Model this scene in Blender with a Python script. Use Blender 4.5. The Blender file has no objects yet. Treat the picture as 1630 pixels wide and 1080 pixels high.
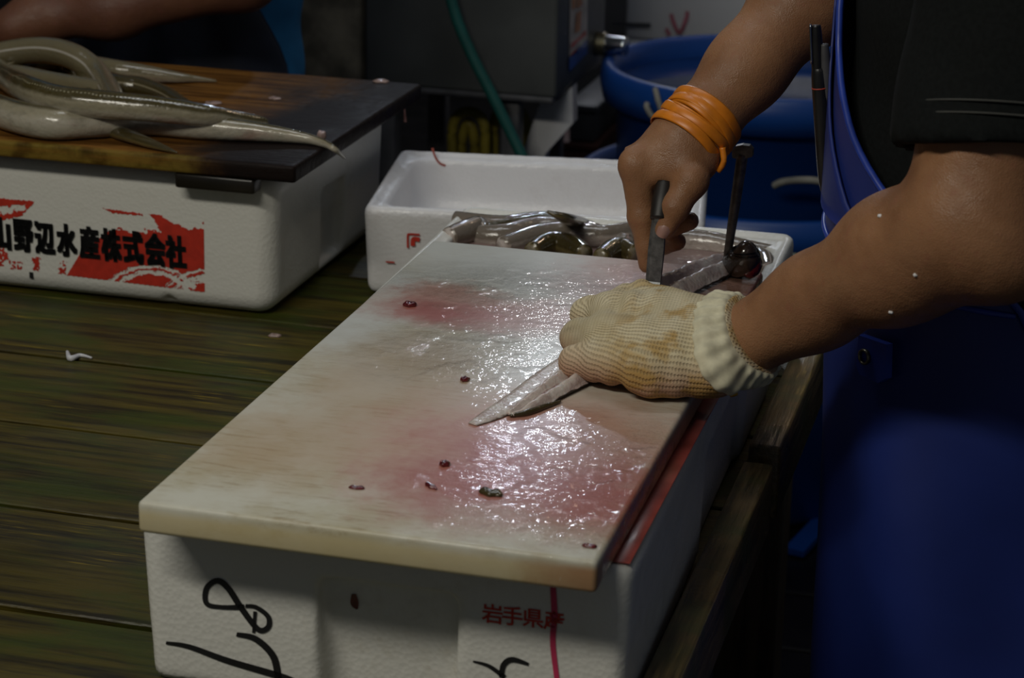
import bpy, bmesh, math, random
import numpy as np
from mathutils import Vector, Matrix
random.seed(7); RNG = np.random.RandomState(7)
SC = bpy.context.scene
COL = SC.collection
# ------------------------------------------------------------------ camera
# frame: x right along the table planks, y away along the cutting board, z up; z = 0 is the top of the cutting board
YAW, PITCH, ROLL, FPX = -0.2593, 0.3254, 0.022, 3474.7
EYE = np.array([0.5555, -1.1744, 0.5452])
def cam_axes():
    cy, sy, cp, sp = math.cos(YAW), math.sin(YAW), math.cos(PITCH), math.sin(PITCH)
    f = np.array([sy*cp, cy*cp, -sp]); r = np.array([cy, -sy, 0.]); u = np.cross(r, f)
    return r*math.cos(ROLL)+u*math.sin(ROLL), -r*math.sin(ROLL)+u*math.cos(ROLL), f
AR, AU, AF = cam_axes()
cam = bpy.data.cameras.new('camera'); co = bpy.data.objects.new('camera', cam); COL.objects.link(co)
cam.sensor_fit = 'HORIZONTAL'; cam.sensor_width = 36.0; cam.lens = 36.0*FPX/1630
cam.clip_start = 0.02; cam.clip_end = 100
co.matrix_world = Matrix(((AR[0], AU[0], -AF[0], EYE[0]), (AR[1], AU[1], -AF[1], EYE[1]), (AR[2], AU[2], -AF[2], EYE[2]), (0, 0, 0, 1)))
cam.dof.use_dof = True; cam.dof.focus_distance = 1.72; cam.dof.aperture_fstop = 12.0
SC.camera = co
# ------------------------------------------------------------------ world, exposure, large lights
w = bpy.data.worlds.new('world'); SC.world = w; w.use_nodes = True
w.node_tree.nodes['Background'].inputs[0].default_value = (.75, .85, 1, 1)
w.node_tree.nodes['Background'].inputs[1].default_value = 0.06
SC.view_settings.view_transform = 'Standard'; SC.view_settings.look = 'None'
SC.view_settings.exposure = -0.25; SC.view_settings.gamma = 1.0; SC.view_settings.use_curve_mapping = False
FLOOR = -0.87; TABLE = -0.15
def area(name, loc, target, sx, sy, power, color):
    l = bpy.data.lights.new(name, 'AREA'); l.shape = 'RECTANGLE'; l.size = sx; l.size_y = sy; l.energy = power; l.color = color
    o = bpy.data.objects.new(name, l); COL.objects.link(o); o.location = loc
    o.rotation_euler = (Vector(target)-Vector(loc)).to_track_quat('-Z', 'Y').to_euler()
    return o
area('fluorescent_light', (-0.40, -1.05, 1.48), (0.0, 0.5, 0), 1.2, .14, 21.0, (1.0, .96, .84))
area('fluorescent_light_over_table', (0.0, 0.95, 1.55), (-.1, 1.25, 0), 1.2, .12, 6.0, (.92, .96, 1.0))
def bulb(name, loc, r, power, color):
    l = bpy.data.lights.new(name, 'POINT'); l.energy = power; l.color = color; l.shadow_soft_size = r
    o = bpy.data.objects.new(name, l); COL.objects.link(o); o.location = loc
bulb('aisle_lamp', (-.50, 3.32, 1.50), .045, 26.0, (.74, .85, 1.0))
bulb('aisle_lamp_far', (-.72, 4.6, 1.42), .05, 20.0, (.95, .95, 1.0))
bulb('stall_bulb', (.75, 3.3, 1.9), .05, 8.0, (1.0, .72, .48))
# ------------------------------------------------------------------ pixel helpers (a pixel gives a direction; the plane it meets gives the distance)
def ray(px, py):
    d = AF*FPX+AR*(px-815)-AU*(py-540); return d/np.linalg.norm(d)
def P(px, py, axis, val):
    d = ray(px, py); return EYE+d*(val-EYE[axis])/d[axis]
def PY(px, py, y): return P(px, py, 1, y)
def PZ(px, py, z): return P(px, py, 2, z)
# ------------------------------------------------------------------ object helpers
def empty(name, loc, label, cat, group=None, kind=None):
    o = bpy.data.objects.new(name, None); COL.objects.link(o); o.location = loc; o.empty_display_size = .05
    return tag(o, label, cat, group, kind)
def tag(o, label=None, cat=None, group=None, kind=None):
    if label: o['label'] = label
    if cat: o['category'] = cat
    if group: o['group'] = group
    if kind: o['kind'] = kind
    return o
def wloc(o):
    v = Vector((0, 0, 0))
    while o is not None:
        v += o.location; o = o.parent
    return v
def mobj(name, verts, faces, mat, parent=None, smooth=True, origin=None, uv=None, label=None):
    """one mesh object from world-space vertices; the origin sits at the parent's (or at origin)"""
    verts = np.asarray(verts, float)
    base = np.array(wloc(parent)) if parent is not None else (np.array(origin, float) if origin is not None else np.array([verts[:, 0].mean(), verts[:, 1].mean(), verts[:, 2].min()]))
    me = bpy.data.meshes.new(name)
    me.from_pydata((verts-base).tolist(), [], [list(map(int, f)) for f in faces])
    if smooth: me.polygons.foreach_set('use_smooth', [True]*len(me.polygons))
    if uv is not None:
        a = me.attributes.new('uvw', 'FLOAT_VECTOR', 'POINT'); a.data.foreach_set('vector', np.asarray(uv, np.float32).ravel())
    me.materials.append(mat.m if isinstance(mat, Mat) else mat); me.update()
    o = bpy.data.objects.new(name, me); COL.objects.link(o)
    if parent is not None: o.parent = parent
    else: o.location = base
    if label: o['label'] = label
    return o
def merge(parts):
    V, F, n = [], [], 0
    for v, f in parts:
        V.append(np.asarray(v, float)); F += [[int(i)+n for i in q] for q in f]; n += len(v)
    return np.concatenate(V), F
def box(lo, hi, bev=.003, seg=2, rz=0, jitter=0):
    bm = bmesh.new(); bmesh.ops.create_cube(bm, size=1)
    lo = Vector(lo); hi = Vector(hi); c = (lo+hi)/2; s = hi-lo
    for v in bm.verts:
        v.co = Vector((v.co.x*s.x, v.co.y*s.y, v.co.z*s.z))
        if jitter: v.co += Vector([random.uniform(-jitter, jitter) for _ in range(3)])
    if bev > 0: bmesh.ops.bevel(bm, geom=bm.edges[:], offset=bev, segments=seg, affect='EDGES', profile=.5)
    R = Matrix.Rotation(rz, 3, 'Z')
    bm.verts.index_update()
    v = np.array([tuple(R@q.co+c) for q in bm.verts]); f = [[q.index for q in p.verts] for p in bm.faces]; bm.free()
    return v, f
def spline(pts, n):
    pts = np.asarray(pts, float); k = len(pts)
    t = np.linspace(0, k-1, n); out = []
    for q in t:
        i = min(int(q), k-2); u = q-i
        p0 = pts[max(i-1, 0)]; p1 = pts[i]; p2 = pts[i+1]; p3 = pts[min(i+2, k-1)]
        out.append(.5*((2*p1)+(-p0+p2)*u+(2*p0-5*p1+4*p2-p3)*u*u+(-p0+3*p1-3*p2+p3)*u**3))
    return np.array(out)
def sweep(pts, rad, n=40, prof=None, m=16, up=(0, 0, 1), closed=False, cap=True, twist=None, squash=1.0):
    """tube along a curve; prof: m x 2 cross-section (side, up); returns verts, faces, uvw (length m, angle 0-1, radius)"""
    C = spline(np.column_stack([np.asarray(pts, float), np.asarray(rad, float)]), n) if not closed else np.column_stack([pts, rad])
    n = len(C); c = C[:, :3]; r = np.maximum(C[:, 3], 1e-4)
    if prof is None:
        a = np.arange(m)/m*2*np.pi; prof = np.stack([np.sin(a), np.cos(a)*squash], 1)
    m = len(prof)
    T = np.gradient(c, axis=0) if not closed else (np.roll(c, -1, 0)-np.roll(c, 1, 0))
    T /= np.linalg.norm(T, axis=1)[:, None]+1e-9
    up = np.asarray(up, float); up = np.tile(up, (n, 1)) if up.ndim == 1 else up
    S = np.cross(T, up); bad = np.linalg.norm(S, axis=1) < .05
    S[bad] = np.cross(T[bad], np.array([0.3, 1., .2])); S /= np.linalg.norm(S, axis=1)[:, None]
    U = np.cross(S, T)
    if twist is not None:
        tw = np.interp(np.linspace(0, 1, n), np.linspace(0, 1, len(twist)), twist)[:, None]
        S, U = S*np.cos(tw)+U*np.sin(tw), U*np.cos(tw)-S*np.sin(tw)
    V = c[:, None]+r[:, None, None]*(S[:, None]*prof[None, :, :1]+U[:, None]*prof[None, :, 1:])
    L = np.concatenate([[0], np.cumsum(np.linalg.norm(np.diff(c, axis=0), axis=1))])
    uv = np.zeros((n, m, 3)); uv[:, :, 0] = L[:, None]; uv[:, :, 1] = (np.arange(m)/m)[None]; uv[:, :, 2] = np.linspace(0, 1, n)[:, None]
    V = V.reshape(-1, 3); uv = uv.reshape(-1, 3); F = []
    for i in range(n if closed else n-1):
        a = i*m; b = ((i+1) % n)*m
        for j in range(m):
            k = (j+1) % m; F.append((a+j, a+k, b+k, b+j))
    if cap and not closed: F.append(tuple(range(m-1, -1, -1))); F.append(tuple((n-1)*m+j for j in range(m)))
    return V, F, uv
def tube(pts, r, n=24, m=10, **k):
    if np.isscalar(r): r = [r]*len(pts)
    v, f, u = sweep(pts, r, n, m=m, **k); return v, f
def lathe(c, prof, m=48):
    c = np.asarray(c, float); V = []; F = []; n = len(prof)
    for r, z in prof:
        for j in range(m):
            a = 2*math.pi*j/m; V.append((c[0]+r*math.cos(a), c[1]+r*math.sin(a), c[2]+z))
    for i in range(n-1):
        for j in range(m): k = (j+1) % m; F.append((i*m+j, i*m+k, (i+1)*m+k, (i+1)*m+j))
    return np.array(V), F
# ------------------------------------------------------------------ signed-distance modelling with surface nets
def rc(p, a, b, r1, r2):
    a = np.asarray(a, float); b = np.asarray(b, float); ba = b-a
    t = np.clip(((p-a)@ba)/(ba@ba+1e-12), 0, 1)
    return np.linalg.norm(p-a-t[:, None]*ba, axis=1)-(r1+t*(r2-r1))
def ell(p, c, r, R=None):
    q = p-np.asarray(c, float)
    if R is not None: q = q@R
    r = np.asarray(r, float); k0 = np.linalg.norm(q/r, axis=1); k1 = np.linalg.norm(q/(r*r), axis=1)+1e-9
    return k0*(k0-1)/k1
def smin(a, b, k):
    h = np.maximum(k-np.abs(a-b), 0)/k; return np.minimum(a, b)-h*h*k*.25
def smax(a, b, k): return -smin(-a, -b, k)
def sbox(p, c, h, r):
    q = np.abs(p-np.asarray(c))-np.asarray(h)+r
    return np.linalg.norm(np.maximum(q, 0), axis=1)+np.minimum(q.max(1), 0)-r
def chain(p, pts, rs, k=.006):
    d = None
    for i in range(len(pts)-1):
        e = rc(p, pts[i], pts[i+1], rs[i], rs[i+1]); d = e if d is None else smin(d, e, k)
    return d
def surfnet(f, lo, hi, h, B=8):
    lo = np.asarray(lo, float); nb = np.ceil((np.asarray(hi)-lo)/(h*B)).astype(int); N = nb*B
    bi = np.stack(np.meshgrid(*[np.arange(k) for k in nb], indexing='ij'), -1).reshape(-1, 3)
    cen = lo+(bi*B+(B-1)/2)*h; fc = f(cen)
    F = np.repeat(np.repeat(np.repeat(fc.reshape(nb), B, 0), B, 1), B, 2).astype(np.float32)
    act = bi[np.abs(fc) < h*B*1.25]
    off = np.stack(np.meshgrid(*[np.arange(B)]*3, indexing='ij'), -1).reshape(-1, 3)
    for s in range(0, len(act), 400):
        idx = (act[s:s+400, None]*B+off[None]).reshape(-1, 3)
        F[idx[:, 0], idx[:, 1], idx[:, 2]] = f(lo+idx*h)
    S = F < 0
    cnt = np.zeros(N-1, np.int8)
    cs = [(i, j, k) for i in (0, 1) for j in (0, 1) for k in (0, 1)]
    for i, j, k in cs: cnt += S[i:N[0]-1+i, j:N[1]-1+j, k:N[2]-1+k]
    cells = np.argwhere((cnt > 0) & (cnt < 8))
    vid = -np.ones(N-1, np.int32); vid[tuple(cells.T)] = np.arange(len(cells))
    acc = np.zeros((len(cells), 3)); num = np.zeros(len(cells))
    for a in range(3):
        o1, o2 = [q for q in range(3) if q != a]
        for i in (0, 1):
            for j in (0, 1):
                c0 = np.zeros(3, int); c0[o1] = i; c0[o2] = j; c1 = c0.copy(); c1[a] = 1
                f0 = F[tuple((cells+c0).T)]; f1 = F[tuple((cells+c1).T)]; m = (f0 < 0) != (f1 < 0)
                t = np.where(m, f0/np.where(m, f0-f1, 1), 0); pt = np.tile(c0.astype(float), (len(cells), 1)); pt[:, a] = t
                acc[m] += pt[m]; num[m] += 1
    V = lo+(cells+acc/num[:, None])*h
    Q = []
    for a in range(3):
        sl0 = [slice(1, None)]*3; sl1 = [slice(1, None)]*3
        sl0[a] = slice(0, -1)
        A = S[tuple(sl0)]; Bv = S[tuple(sl1)] if a < 0 else np.take(S, np.arange(1, N[a]), a)
        o1, o2 = (a+1) % 3, (a+2) % 3
        sb = [slice(1, None)]*3; sb[a] = slice(1, None); Bv = S[tuple(sb)]
        e = np.argwhere(A != Bv); e[:, o1] += 1; e[:, o2] += 1
        ok = (e[:, o1] < N[o1]-1) & (e[:, o2] < N[o2]-1); e = e[ok]
        ins = S[tuple(e.T)]
        def g(d1, d2):
            q = e.copy(); q[:, o1] -= d1; q[:, o2] -= d2; return vid[tuple(q.T)]
        q = np.stack([g(1, 1), g(0, 1), g(0, 0), g(1, 0)], 1); q[~ins] = q[~ins][:, ::-1]
        Q.append(q[(q >= 0).all(1)])
    return V, np.concatenate(Q)
# ------------------------------------------------------------------ materials
class Mat:
    def __init__(s, name, color=(.8, .8, .8), rough=.5, metal=0, spec=.5, sss=0, coat=0):
        s.m = bpy.data.materials.new(name); s.m.use_nodes = True; s.t = s.m.node_tree; s.b = s.t.nodes['Principled BSDF']
        s.set('Base Color', (*color, 1)); s.set('Roughness', rough); s.set('Metallic', metal); s.set('Specular IOR Level', spec)
        if sss: s.set('Subsurface Weight', sss); s.set('Subsurface Scale', .006); s.set('Subsurface Radius', (1, .35, .2))
        if coat: s.set('Coat Weight', coat); s.set('Coat Roughness', .06)
    def put(s, sock, v):
        if isinstance(v, bpy.types.NodeSocket): s.t.links.new(v, sock)
        elif isinstance(v, (tuple, list)) and sock.type == 'RGBA' and len(v) == 3: sock.default_value = (*v, 1)
        else: sock.default_value = v
    def set(s, name, v): s.put(s.b.inputs[name], v)
    def n(s, t, **props):
        q = s.t.nodes.new(t)
        for k, v in props.items(): setattr(q, k, v)
        return q
    def co(s, which='Object'): return s.n('ShaderNodeTexCoord').outputs[which]
    def attr(s, name='uvw'): return s.n('ShaderNodeAttribute', attribute_name=name).outputs['Vector']
    def map(s, vec, scale=(1, 1, 1), rot=(0, 0, 0), loc=(0, 0, 0)):
        q = s.n('ShaderNodeMapping'); s.put(q.inputs[0], vec); q.inputs[1].default_value = loc; q.inputs[2].default_value = rot; q.inputs[3].default_value = scale; return q.outputs[0]
    def noise(s, vec, scale, detail=3, rough=.5, out=0):
        q = s.n('ShaderNodeTexNoise'); s.put(q.inputs['Vector'], vec); q.inputs['Scale'].default_value = scale; q.inputs['Detail'].default_value = detail; q.inputs['Roughness'].default_value = rough; return q.outputs[out]
    def voro(s, vec, scale, feature='F1', out=0):
        q = s.n('ShaderNodeTexVoronoi', feature=feature); s.put(q.inputs['Vector'], vec); q.inputs['Scale'].default_value = scale; return q.outputs[out]
    def wave(s, vec, scale, dist=0, direction='X', detail=2):
        q = s.n('ShaderNodeTexWave', bands_direction=direction); s.put(q.inputs['Vector'], vec); q.inputs['Scale'].default_value = scale; q.inputs['Distortion'].default_value = dist; q.inputs['Detail'].default_value = detail; return q.outputs['Fac']
    def math(s, op, a, b=0, clamp=False):
        q = s.n('ShaderNodeMath', operation=op, use_clamp=clamp); s.put(q.inputs[0], a); s.put(q.inputs[1], b); return q.outputs[0]
    def vmath(s, op, a, b, out=0):
        q = s.n('ShaderNodeVectorMath', operation=op); s.put(q.inputs[0], a); s.put(q.inputs[1], b); return q.outputs[out]
    def rng(s, v, a, b, c=0., d=1.):
        q = s.n('ShaderNodeMapRange', interpolation_type='SMOOTHSTEP'); s.put(q.inputs[0], v)
        for i, x in zip((1, 2, 3, 4), (a, b, c, d)): q.inputs[i].default_value = x
        return q.outputs[0]
    def mix(s, f, a, b):
        q = s.n('ShaderNodeMix', data_type='RGBA'); s.put(q.inputs[0], f); s.put(q.inputs[6], a); s.put(q.inputs[7], b); return q.outputs[2]
    def sep(s, v):
        q = s.n('ShaderNodeSeparateXYZ'); s.put(q.inputs[0], v); return q.outputs
    def bump(s, h, strength=.3, dist=.002):
        q = s.n('ShaderNodeBump'); q.inputs['Strength'].default_value = strength; q.inputs['Distance'].default_value = dist; s.put(q.inputs['Height'], h); s.set('Normal', q.outputs[0])
    def blob(s, vec, c, r, rot=0, soft=.5):
        """1 inside an ellipse (c, r) in the xy plane of vec, 0 outside"""
        q = s.vmath('SUBTRACT', vec, (c[0], c[1], 0)); q = s.n('ShaderNodeVectorRotate', rotation_type='Z_AXIS') if False else q
        q = s.map(q, (1, 1, 0), (0, 0, -rot)); q = s.vmath('MULTIPLY', q, (1/r[0], 1/r[1], 0)); l = s.vmath('LENGTH', q, (0, 0, 0), 'Value')
        return s.rng(l, 1-soft, 1+soft*.6, 1., 0.)
def plain(name, color, rough=.5, metal=0, var=.25, scale=30, **k):
    m = Mat(name, color, rough, metal, **k); nz = m.noise(m.co(), scale, 4)
    m.set('Base Color', m.mix(m.rng(nz, .3, .7), tuple(c*(1-var) for c in color), tuple(min(1, c*(1+var)) for c in color)))
    return m
def foam_mat(name, base=(.72, .71, .66), dirt=(.42, .36, .24), amt=.5):
    m = Mat(name, base, .42); c = m.co()
    v = m.voro(c, 260); d = m.noise(c, 9, 5, .65); e = m.noise(c, 60, 4, .7)
    f = m.math('MULTIPLY', m.rng(d, .5, .8), m.rng(e, .4, .75)); f = m.math('MULTIPLY', f, amt)
    m.set('Base Color', m.mix(f, base, dirt)); m.bump(m.math('ADD', v, m.math('MULTIPLY', e, .6)), .22, .0012); m.set('Roughness', m.rng(e, .3, .8, .3, .5)); return m
M = {}
M['foam'] = foam_mat('white_foam')
M['foam_clean'] = foam_mat('clean_foam', (.74, .73, .74), (.5, .42, .40), .4)
M['foam_dim'] = foam_mat('old_foam', (.62, .62, .64), (.4, .36, .3), .5)
M['ink'] = plain('black_ink', (.008, .008, .009), .55)
M['red_print'] = plain('red_print', (.50, .030, .014), .55, var=.12, scale=90)
M['pink'] = plain('pink_marker', (.50, .035, .10), .5)
def wood(name, dark, mid, hi, green, rough=(.18, .5), sc=1., axis=0):
    m = Mat(name, mid, .4); c = m.co(); sv = [26, 26, 26]; sv[axis] = 1.6
    c = m.vmath('ADD', c, m.n('ShaderNodeObjectInfo').outputs['Random']); q = m.map(c, tuple(x*sc for x in sv)); g = m.noise(q, 3.2, 6, .65); fine = m.noise(m.map(c, tuple(x*sc*5 for x in sv)), 2.2, 3, .6)
    big = m.noise(m.map(c, (5, 9, 9)), 1.0, 4, .6); gr = m.noise(m.map(c, (6, 14, 14), loc=(3, 1, 2)), 1.3, 4, .6)
    col = m.mix(m.rng(g, .36, .62), dark, mid); col = m.mix(m.math('MULTIPLY', m.rng(fine, .55, .75), m.rng(big, .42, .66)), col, hi)
    col = m.mix(m.math('MULTIPLY', m.rng(gr, .42, .66), .75), col, green)
    rn = m.n('ShaderNodeObjectInfo').outputs['Random']; col = m.mix(m.math('MULTIPLY', rn, .3), col, tuple(x*.8 for x in dark)); m.set('Base Color', col)
    m.set('Roughness', m.rng(big, .35, .7, rough[0], rough[1])); m.bump(m.math('ADD', g, m.math('MULTIPLY', fine, .7)), .45, .0025); return m
M['plank'] = wood('wet_table_wood', (.016, .012, .003), (.085, .064, .008), (.34, .24, .014), (.040, .062, .006), (.34, .6))
M['plank'].set('Specular IOR Level', .3)
M['beam'] = wood('edge_beam_wood', (.05, .036, .015), (.22, .145, .055), (.42, .30, .09), (.085, .095, .03), (.22, .5), axis=1)
M['beam_leg'] = wood('brown_leg_wood', (.02, .012, .006), (.07, .042, .02), (.12, .08, .04), (.05, .035, .018), (.3, .6), axis=2)
def wood_board():
    m = Mat('wet_cutting_wood', (.1, .05, .02), .25); c = m.co()
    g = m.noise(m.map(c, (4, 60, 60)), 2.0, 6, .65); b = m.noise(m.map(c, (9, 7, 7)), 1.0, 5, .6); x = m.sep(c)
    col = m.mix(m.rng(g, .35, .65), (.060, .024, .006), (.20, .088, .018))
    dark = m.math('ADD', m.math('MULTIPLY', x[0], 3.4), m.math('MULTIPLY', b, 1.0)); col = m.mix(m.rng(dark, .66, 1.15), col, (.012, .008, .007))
    edge = m.math('MULTIPLY', m.rng(m.math('ADD', x[1], m.math('MULTIPLY', g, .02)), -.205, -.185, 1., 0.), m.rng(dark, .85, 1.05, 1., 0.))
    col = m.mix(edge, col, m.mix(m.rng(m.noise(c, 40, 4), .35, .6), (.06, .045, .008), (.24, .17, .03))); m.set('Base Color', col)
    m.set('Roughness', m.rng(b, .3, .6, .3, .55)); m.set('Specular IOR Level', .07); m.bump(m.math('ADD', g, m.noise(c, 90, 3)), .5, .002); return m
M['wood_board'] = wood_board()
M['skin'] = None
def skin(name, a, b, red):
    m = Mat(name, a, .46, sss=.12, spec=.35); c = m.co(); n1 = m.noise(c, 14, 4, .6); n2 = m.noise(c, 90, 4, .6); v = m.voro(c, 900)
    col = m.mix(m.rng(n1, .35, .68), a, b); col = m.mix(m.math('MULTIPLY', m.rng(n2, .55, .75), .35), col, red); m.set('Base Color', col)
    m.set('Roughness', m.rng(n2, .3, .7, .36, .58)); m.bump(m.math('ADD', m.math('MULTIPLY', v, .6), m.math('ADD', n2, m.noise(c, 260, 3))), .26, .0016); return m
M['skin'] = skin('tanned_skin', (.31, .155, .076), (.22, .104, .050), (.26, .09, .055))
M['skin2'] = skin('neighbour_skin', (.17, .075, .042), (.13, .055, .034), (.2, .06, .05))
M['nail'] = plain('finger_nail', (.30, .17, .14), .3)
def glove_mat():
    m = Mat('cotton_knit', (.62, .55, .38), .85, spec=.15); c = m.co()
    s = m.sep(m.attr()); dz = m.math('MULTIPLY', m.noise(c, 60, 2), .004)
    rows = m.math('SINE', m.math('MULTIPLY', m.math('ADD', s[1], dz), 2*math.pi/.0027)); st = m.math('SINE', m.math('MULTIPLY', s[0], 2*math.pi/.0024))
    knit = m.math('ADD', m.math('MULTIPLY', rows, .6), m.math('MULTIPLY', st, .28)); h = m.rng(knit, -.75, .2)
    n1 = m.noise(c, 38, 4, .6); n2 = m.noise(c, 24, 4, .6)
    col = m.mix(m.rng(n1, .35, .65), (.66, .58, .40), (.58, .49, .31))
    z = s[2]; low = m.math('MULTIPLY', m.rng(z, .040, .006), m.rng(n2, .22, .5)); col = m.mix(m.math('MULTIPLY', low, .75), col, (.42, .17, .11))
    och = m.math('MULTIPLY', m.rng(n2, .48, .60), m.rng(s[0], .105, .06)); col = m.mix(m.math('MULTIPLY', och, .75), col, (.42, .24, .045))
    col = m.mix(m.math('MULTIPLY', m.math('SUBTRACT', 1, h), .38), col, (.20, .15, .09)); m.set('Base Color', col); m.bump(h, .6, .0014); return m
M['glove'] = glove_mat()
M['cuff'] = plain('cuff_knit', (.62, .58, .42), .9, var=.2, scale=60, spec=.1)
M['cuff_thread'] = plain('yellow_thread', (.55, .30, .02), .8)
M['apron'] = plain('blue_rubber_apron', (.011, .024, .155), .5, var=.12, scale=8)
M['apron_edge'] = plain('blue_apron_binding', (.018, .045, .30), .4)
M['shirt'] = plain('black_cotton', (.007, .008, .008), .9, var=.15, scale=300, spec=.1)
M['stitch'] = plain('grey_thread', (.045, .045, .04), .9)
M['trousers'] = plain('dark_trousers', (.01, .011, .016), .8)
M['boots'] = plain('dark_boots', (.012, .012, .013), .35)
M['hair'] = plain('dark_hair', (.008, .007, .006), .5)
M['band'] = plain('orange_rubber', (.62, .19, .010), .38, var=.15, scale=60, sss=.1)
M['steel_dark'] = plain('knife_steel', (.15, .155, .16), .36, .7, var=.3, scale=200)
M['spike'] = plain('iron_spike', (.15, .14, .125), .42, .45, var=.35, scale=150)
M['black'] = plain('black_plastic', (.010, .010, .010), .3)
M['handle'] = plain('dark_handle', (.012, .009, .007), .5)
M['chrome'] = plain('chrome', (.45, .47, .5), .16, 1)
M['brass'] = plain('dull_brass', (.2, .18, .12), .35, .9)
M['cabinet'] = plain('dull_steel', (.095, .10, .098), .5, .25, var=.18, scale=7)
M['hose'] = plain('green_hose', (.015, .095, .082), .4, var=.1)
M['yellow'] = plain('yellow_hose', (.30, .24, .03), .5)
M['tub'] = plain('blue_tub', (.006, .050, .235), .38, var=.1, scale=4)
M['rope'] = plain('grey_rope', (.22, .21, .18), .8)
M['concrete'] = plain('stained_concrete', (.13, .112, .08), .85, var=.55, scale=16)
M['blue_shirt'] = plain('blue_cloth', (.008, .13, .30), .85, var=.12)
M['navy'] = plain('navy_apron', (.010, .013, .026), .6)
M['dark_wall'] = plain('dark_wall', (.016, .016, .018), .8, var=.3, scale=5)
M['floor'] = plain('wet_floor_board', (.008, .007, .007), .3, var=.4, scale=12)
M['paper'] = plain('label_paper', (.42, .38, .34), .5)
M['orange_ink'] = plain('orange_ink', (.42, .17, .06), .5)
M['red_ink'] = plain('red_ink', (.42, .05, .03), .5)
M['blue_ink'] = plain('blue_ink', (.02, .07, .28), .5)
M['grey_plastic'] = plain('grey_plastic', (.055, .055, .06), .5)
M['rust'] = plain('rust_red', (.07, .018, .012), .6)
M['clot'] = plain('dark_clot', (.10, .008, .010), .2, var=.4, scale=300, coat=.6)
M['scrapflesh'] = plain('scrap_flesh', (.30, .21, .185), .25, var=.25, scale=200, coat=.4)
M['pinkflesh'] = plain('pink_flesh', (.46, .22, .19), .18, var=.2, scale=200, sss=.2, coat=.5)
def water_mat(name, col, scale, strength):
    m = Mat(name, col, .05, spec=.6); c = m.co(); n1 = m.noise(c, scale, 3); m.bump(n1, strength, .01)
    m.set('Base Color', m.mix(m.rng(n1, .3, .7), col, tuple(x*1.5 for x in col))); return m
M['murky'] = water_mat('murky_water', (.17, .115, .105), 28, .35)
M['tubwater'] = water_mat('tub_water', (.004, .018, .075), 6, .06)
def eel_mat(name, back, side, belly, dots=True, red=.35, line=.20):
    m = Mat(name, side, .16, sss=.06, coat=.5, spec=.5); q = m.attr(); s = m.sep(q); c = m.co()
    n1 = m.noise(c, 60, 4, .6); n2 = m.noise(c, 20, 3)
    v = m.math('ABSOLUTE', m.math('SUBTRACT', m.math('FRACT', m.math('ADD', s[1], .5)), .5))      # 0 at the back, .5 at the belly
    v = m.math('ADD', v, m.math('MULTIPLY', m.math('SUBTRACT', n1, .5), .06))
    col = m.mix(m.rng(v, line, line+.06), back, side); col = m.mix(m.rng(v, line+.08, line+.19), col, belly)
    col = m.mix(m.math('MULTIPLY', m.math('MULTIPLY', m.rng(n2, .60, .72), m.rng(v, .28, .4)), red), col, (.36, .06, .06))
    if dots:
        u = m.math('SUBTRACT', m.math('FRACT', m.math('MULTIPLY', s[0], 1/.0040)), .5)
        dv = m.math('MULTIPLY', m.math('SUBTRACT', v, line-.06), 26.); dd = m.math('ADD', m.math('MULTIPLY', u, u), m.math('MULTIPLY', dv, dv))
        col = m.mix(m.math('MULTIPLY', m.rng(dd, .04, .10, 1., 0.), .5), col, (.50, .46, .30))
    n5 = m.noise(m.map(q, (40, 8, 3)), 1.5, 4, .65); col = m.mix(m.math('MULTIPLY', m.rng(n5, .45, .75), .5), col, tuple(x*.45 for x in side))
    m.set('Base Color', col); m.bump(m.math('ADD', n1, m.noise(c, 250, 3)), .3, .0022); return m
M['eel'] = eel_mat('eel_skin', (.060, .046, .014), (.30, .265, .18), (.44, .40, .32), line=.175)
M['eel_pale'] = eel_mat('eel_belly_skin', (.15, .125, .07), (.28, .24, .165), (.42, .39, .34), False, .25)
M['eel_dark'] = eel_mat('eel_dark_skin', (.050, .038, .014), (.13, .10, .040), (.22, .19, .13), False, .1)
M['eel_grey'] = eel_mat('eel_wet_grey', (.17, .14, .11), (.42, .36, .32), (.58, .51, .47), False, .5)
def fillet_mat():
    m = Mat('opened_eel', (.5, .42, .38), .34, sss=.15, coat=.15); s = m.sep(m.attr()); c = m.co(); n1 = m.noise(c, 70, 4, .6); n3 = m.noise(c, 320, 3)
    col = m.mix(m.rng(n1, .35, .65), (.60, .53, .48), (.46, .36, .33))
    g = m.math('ABSOLUTE', m.math('SUBTRACT', s[1], .5)); col = m.mix(m.rng(g, .012, .05, .8, 0.), col, (.16, .04, .035))
    col = m.mix(m.rng(g, .455, .48), col, (.055, .045, .035)); m.set('Base Color', col); m.bump(m.math('ADD', n1, n3), .35, .0025); return m
M['fillet'] = fillet_mat()
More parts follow.
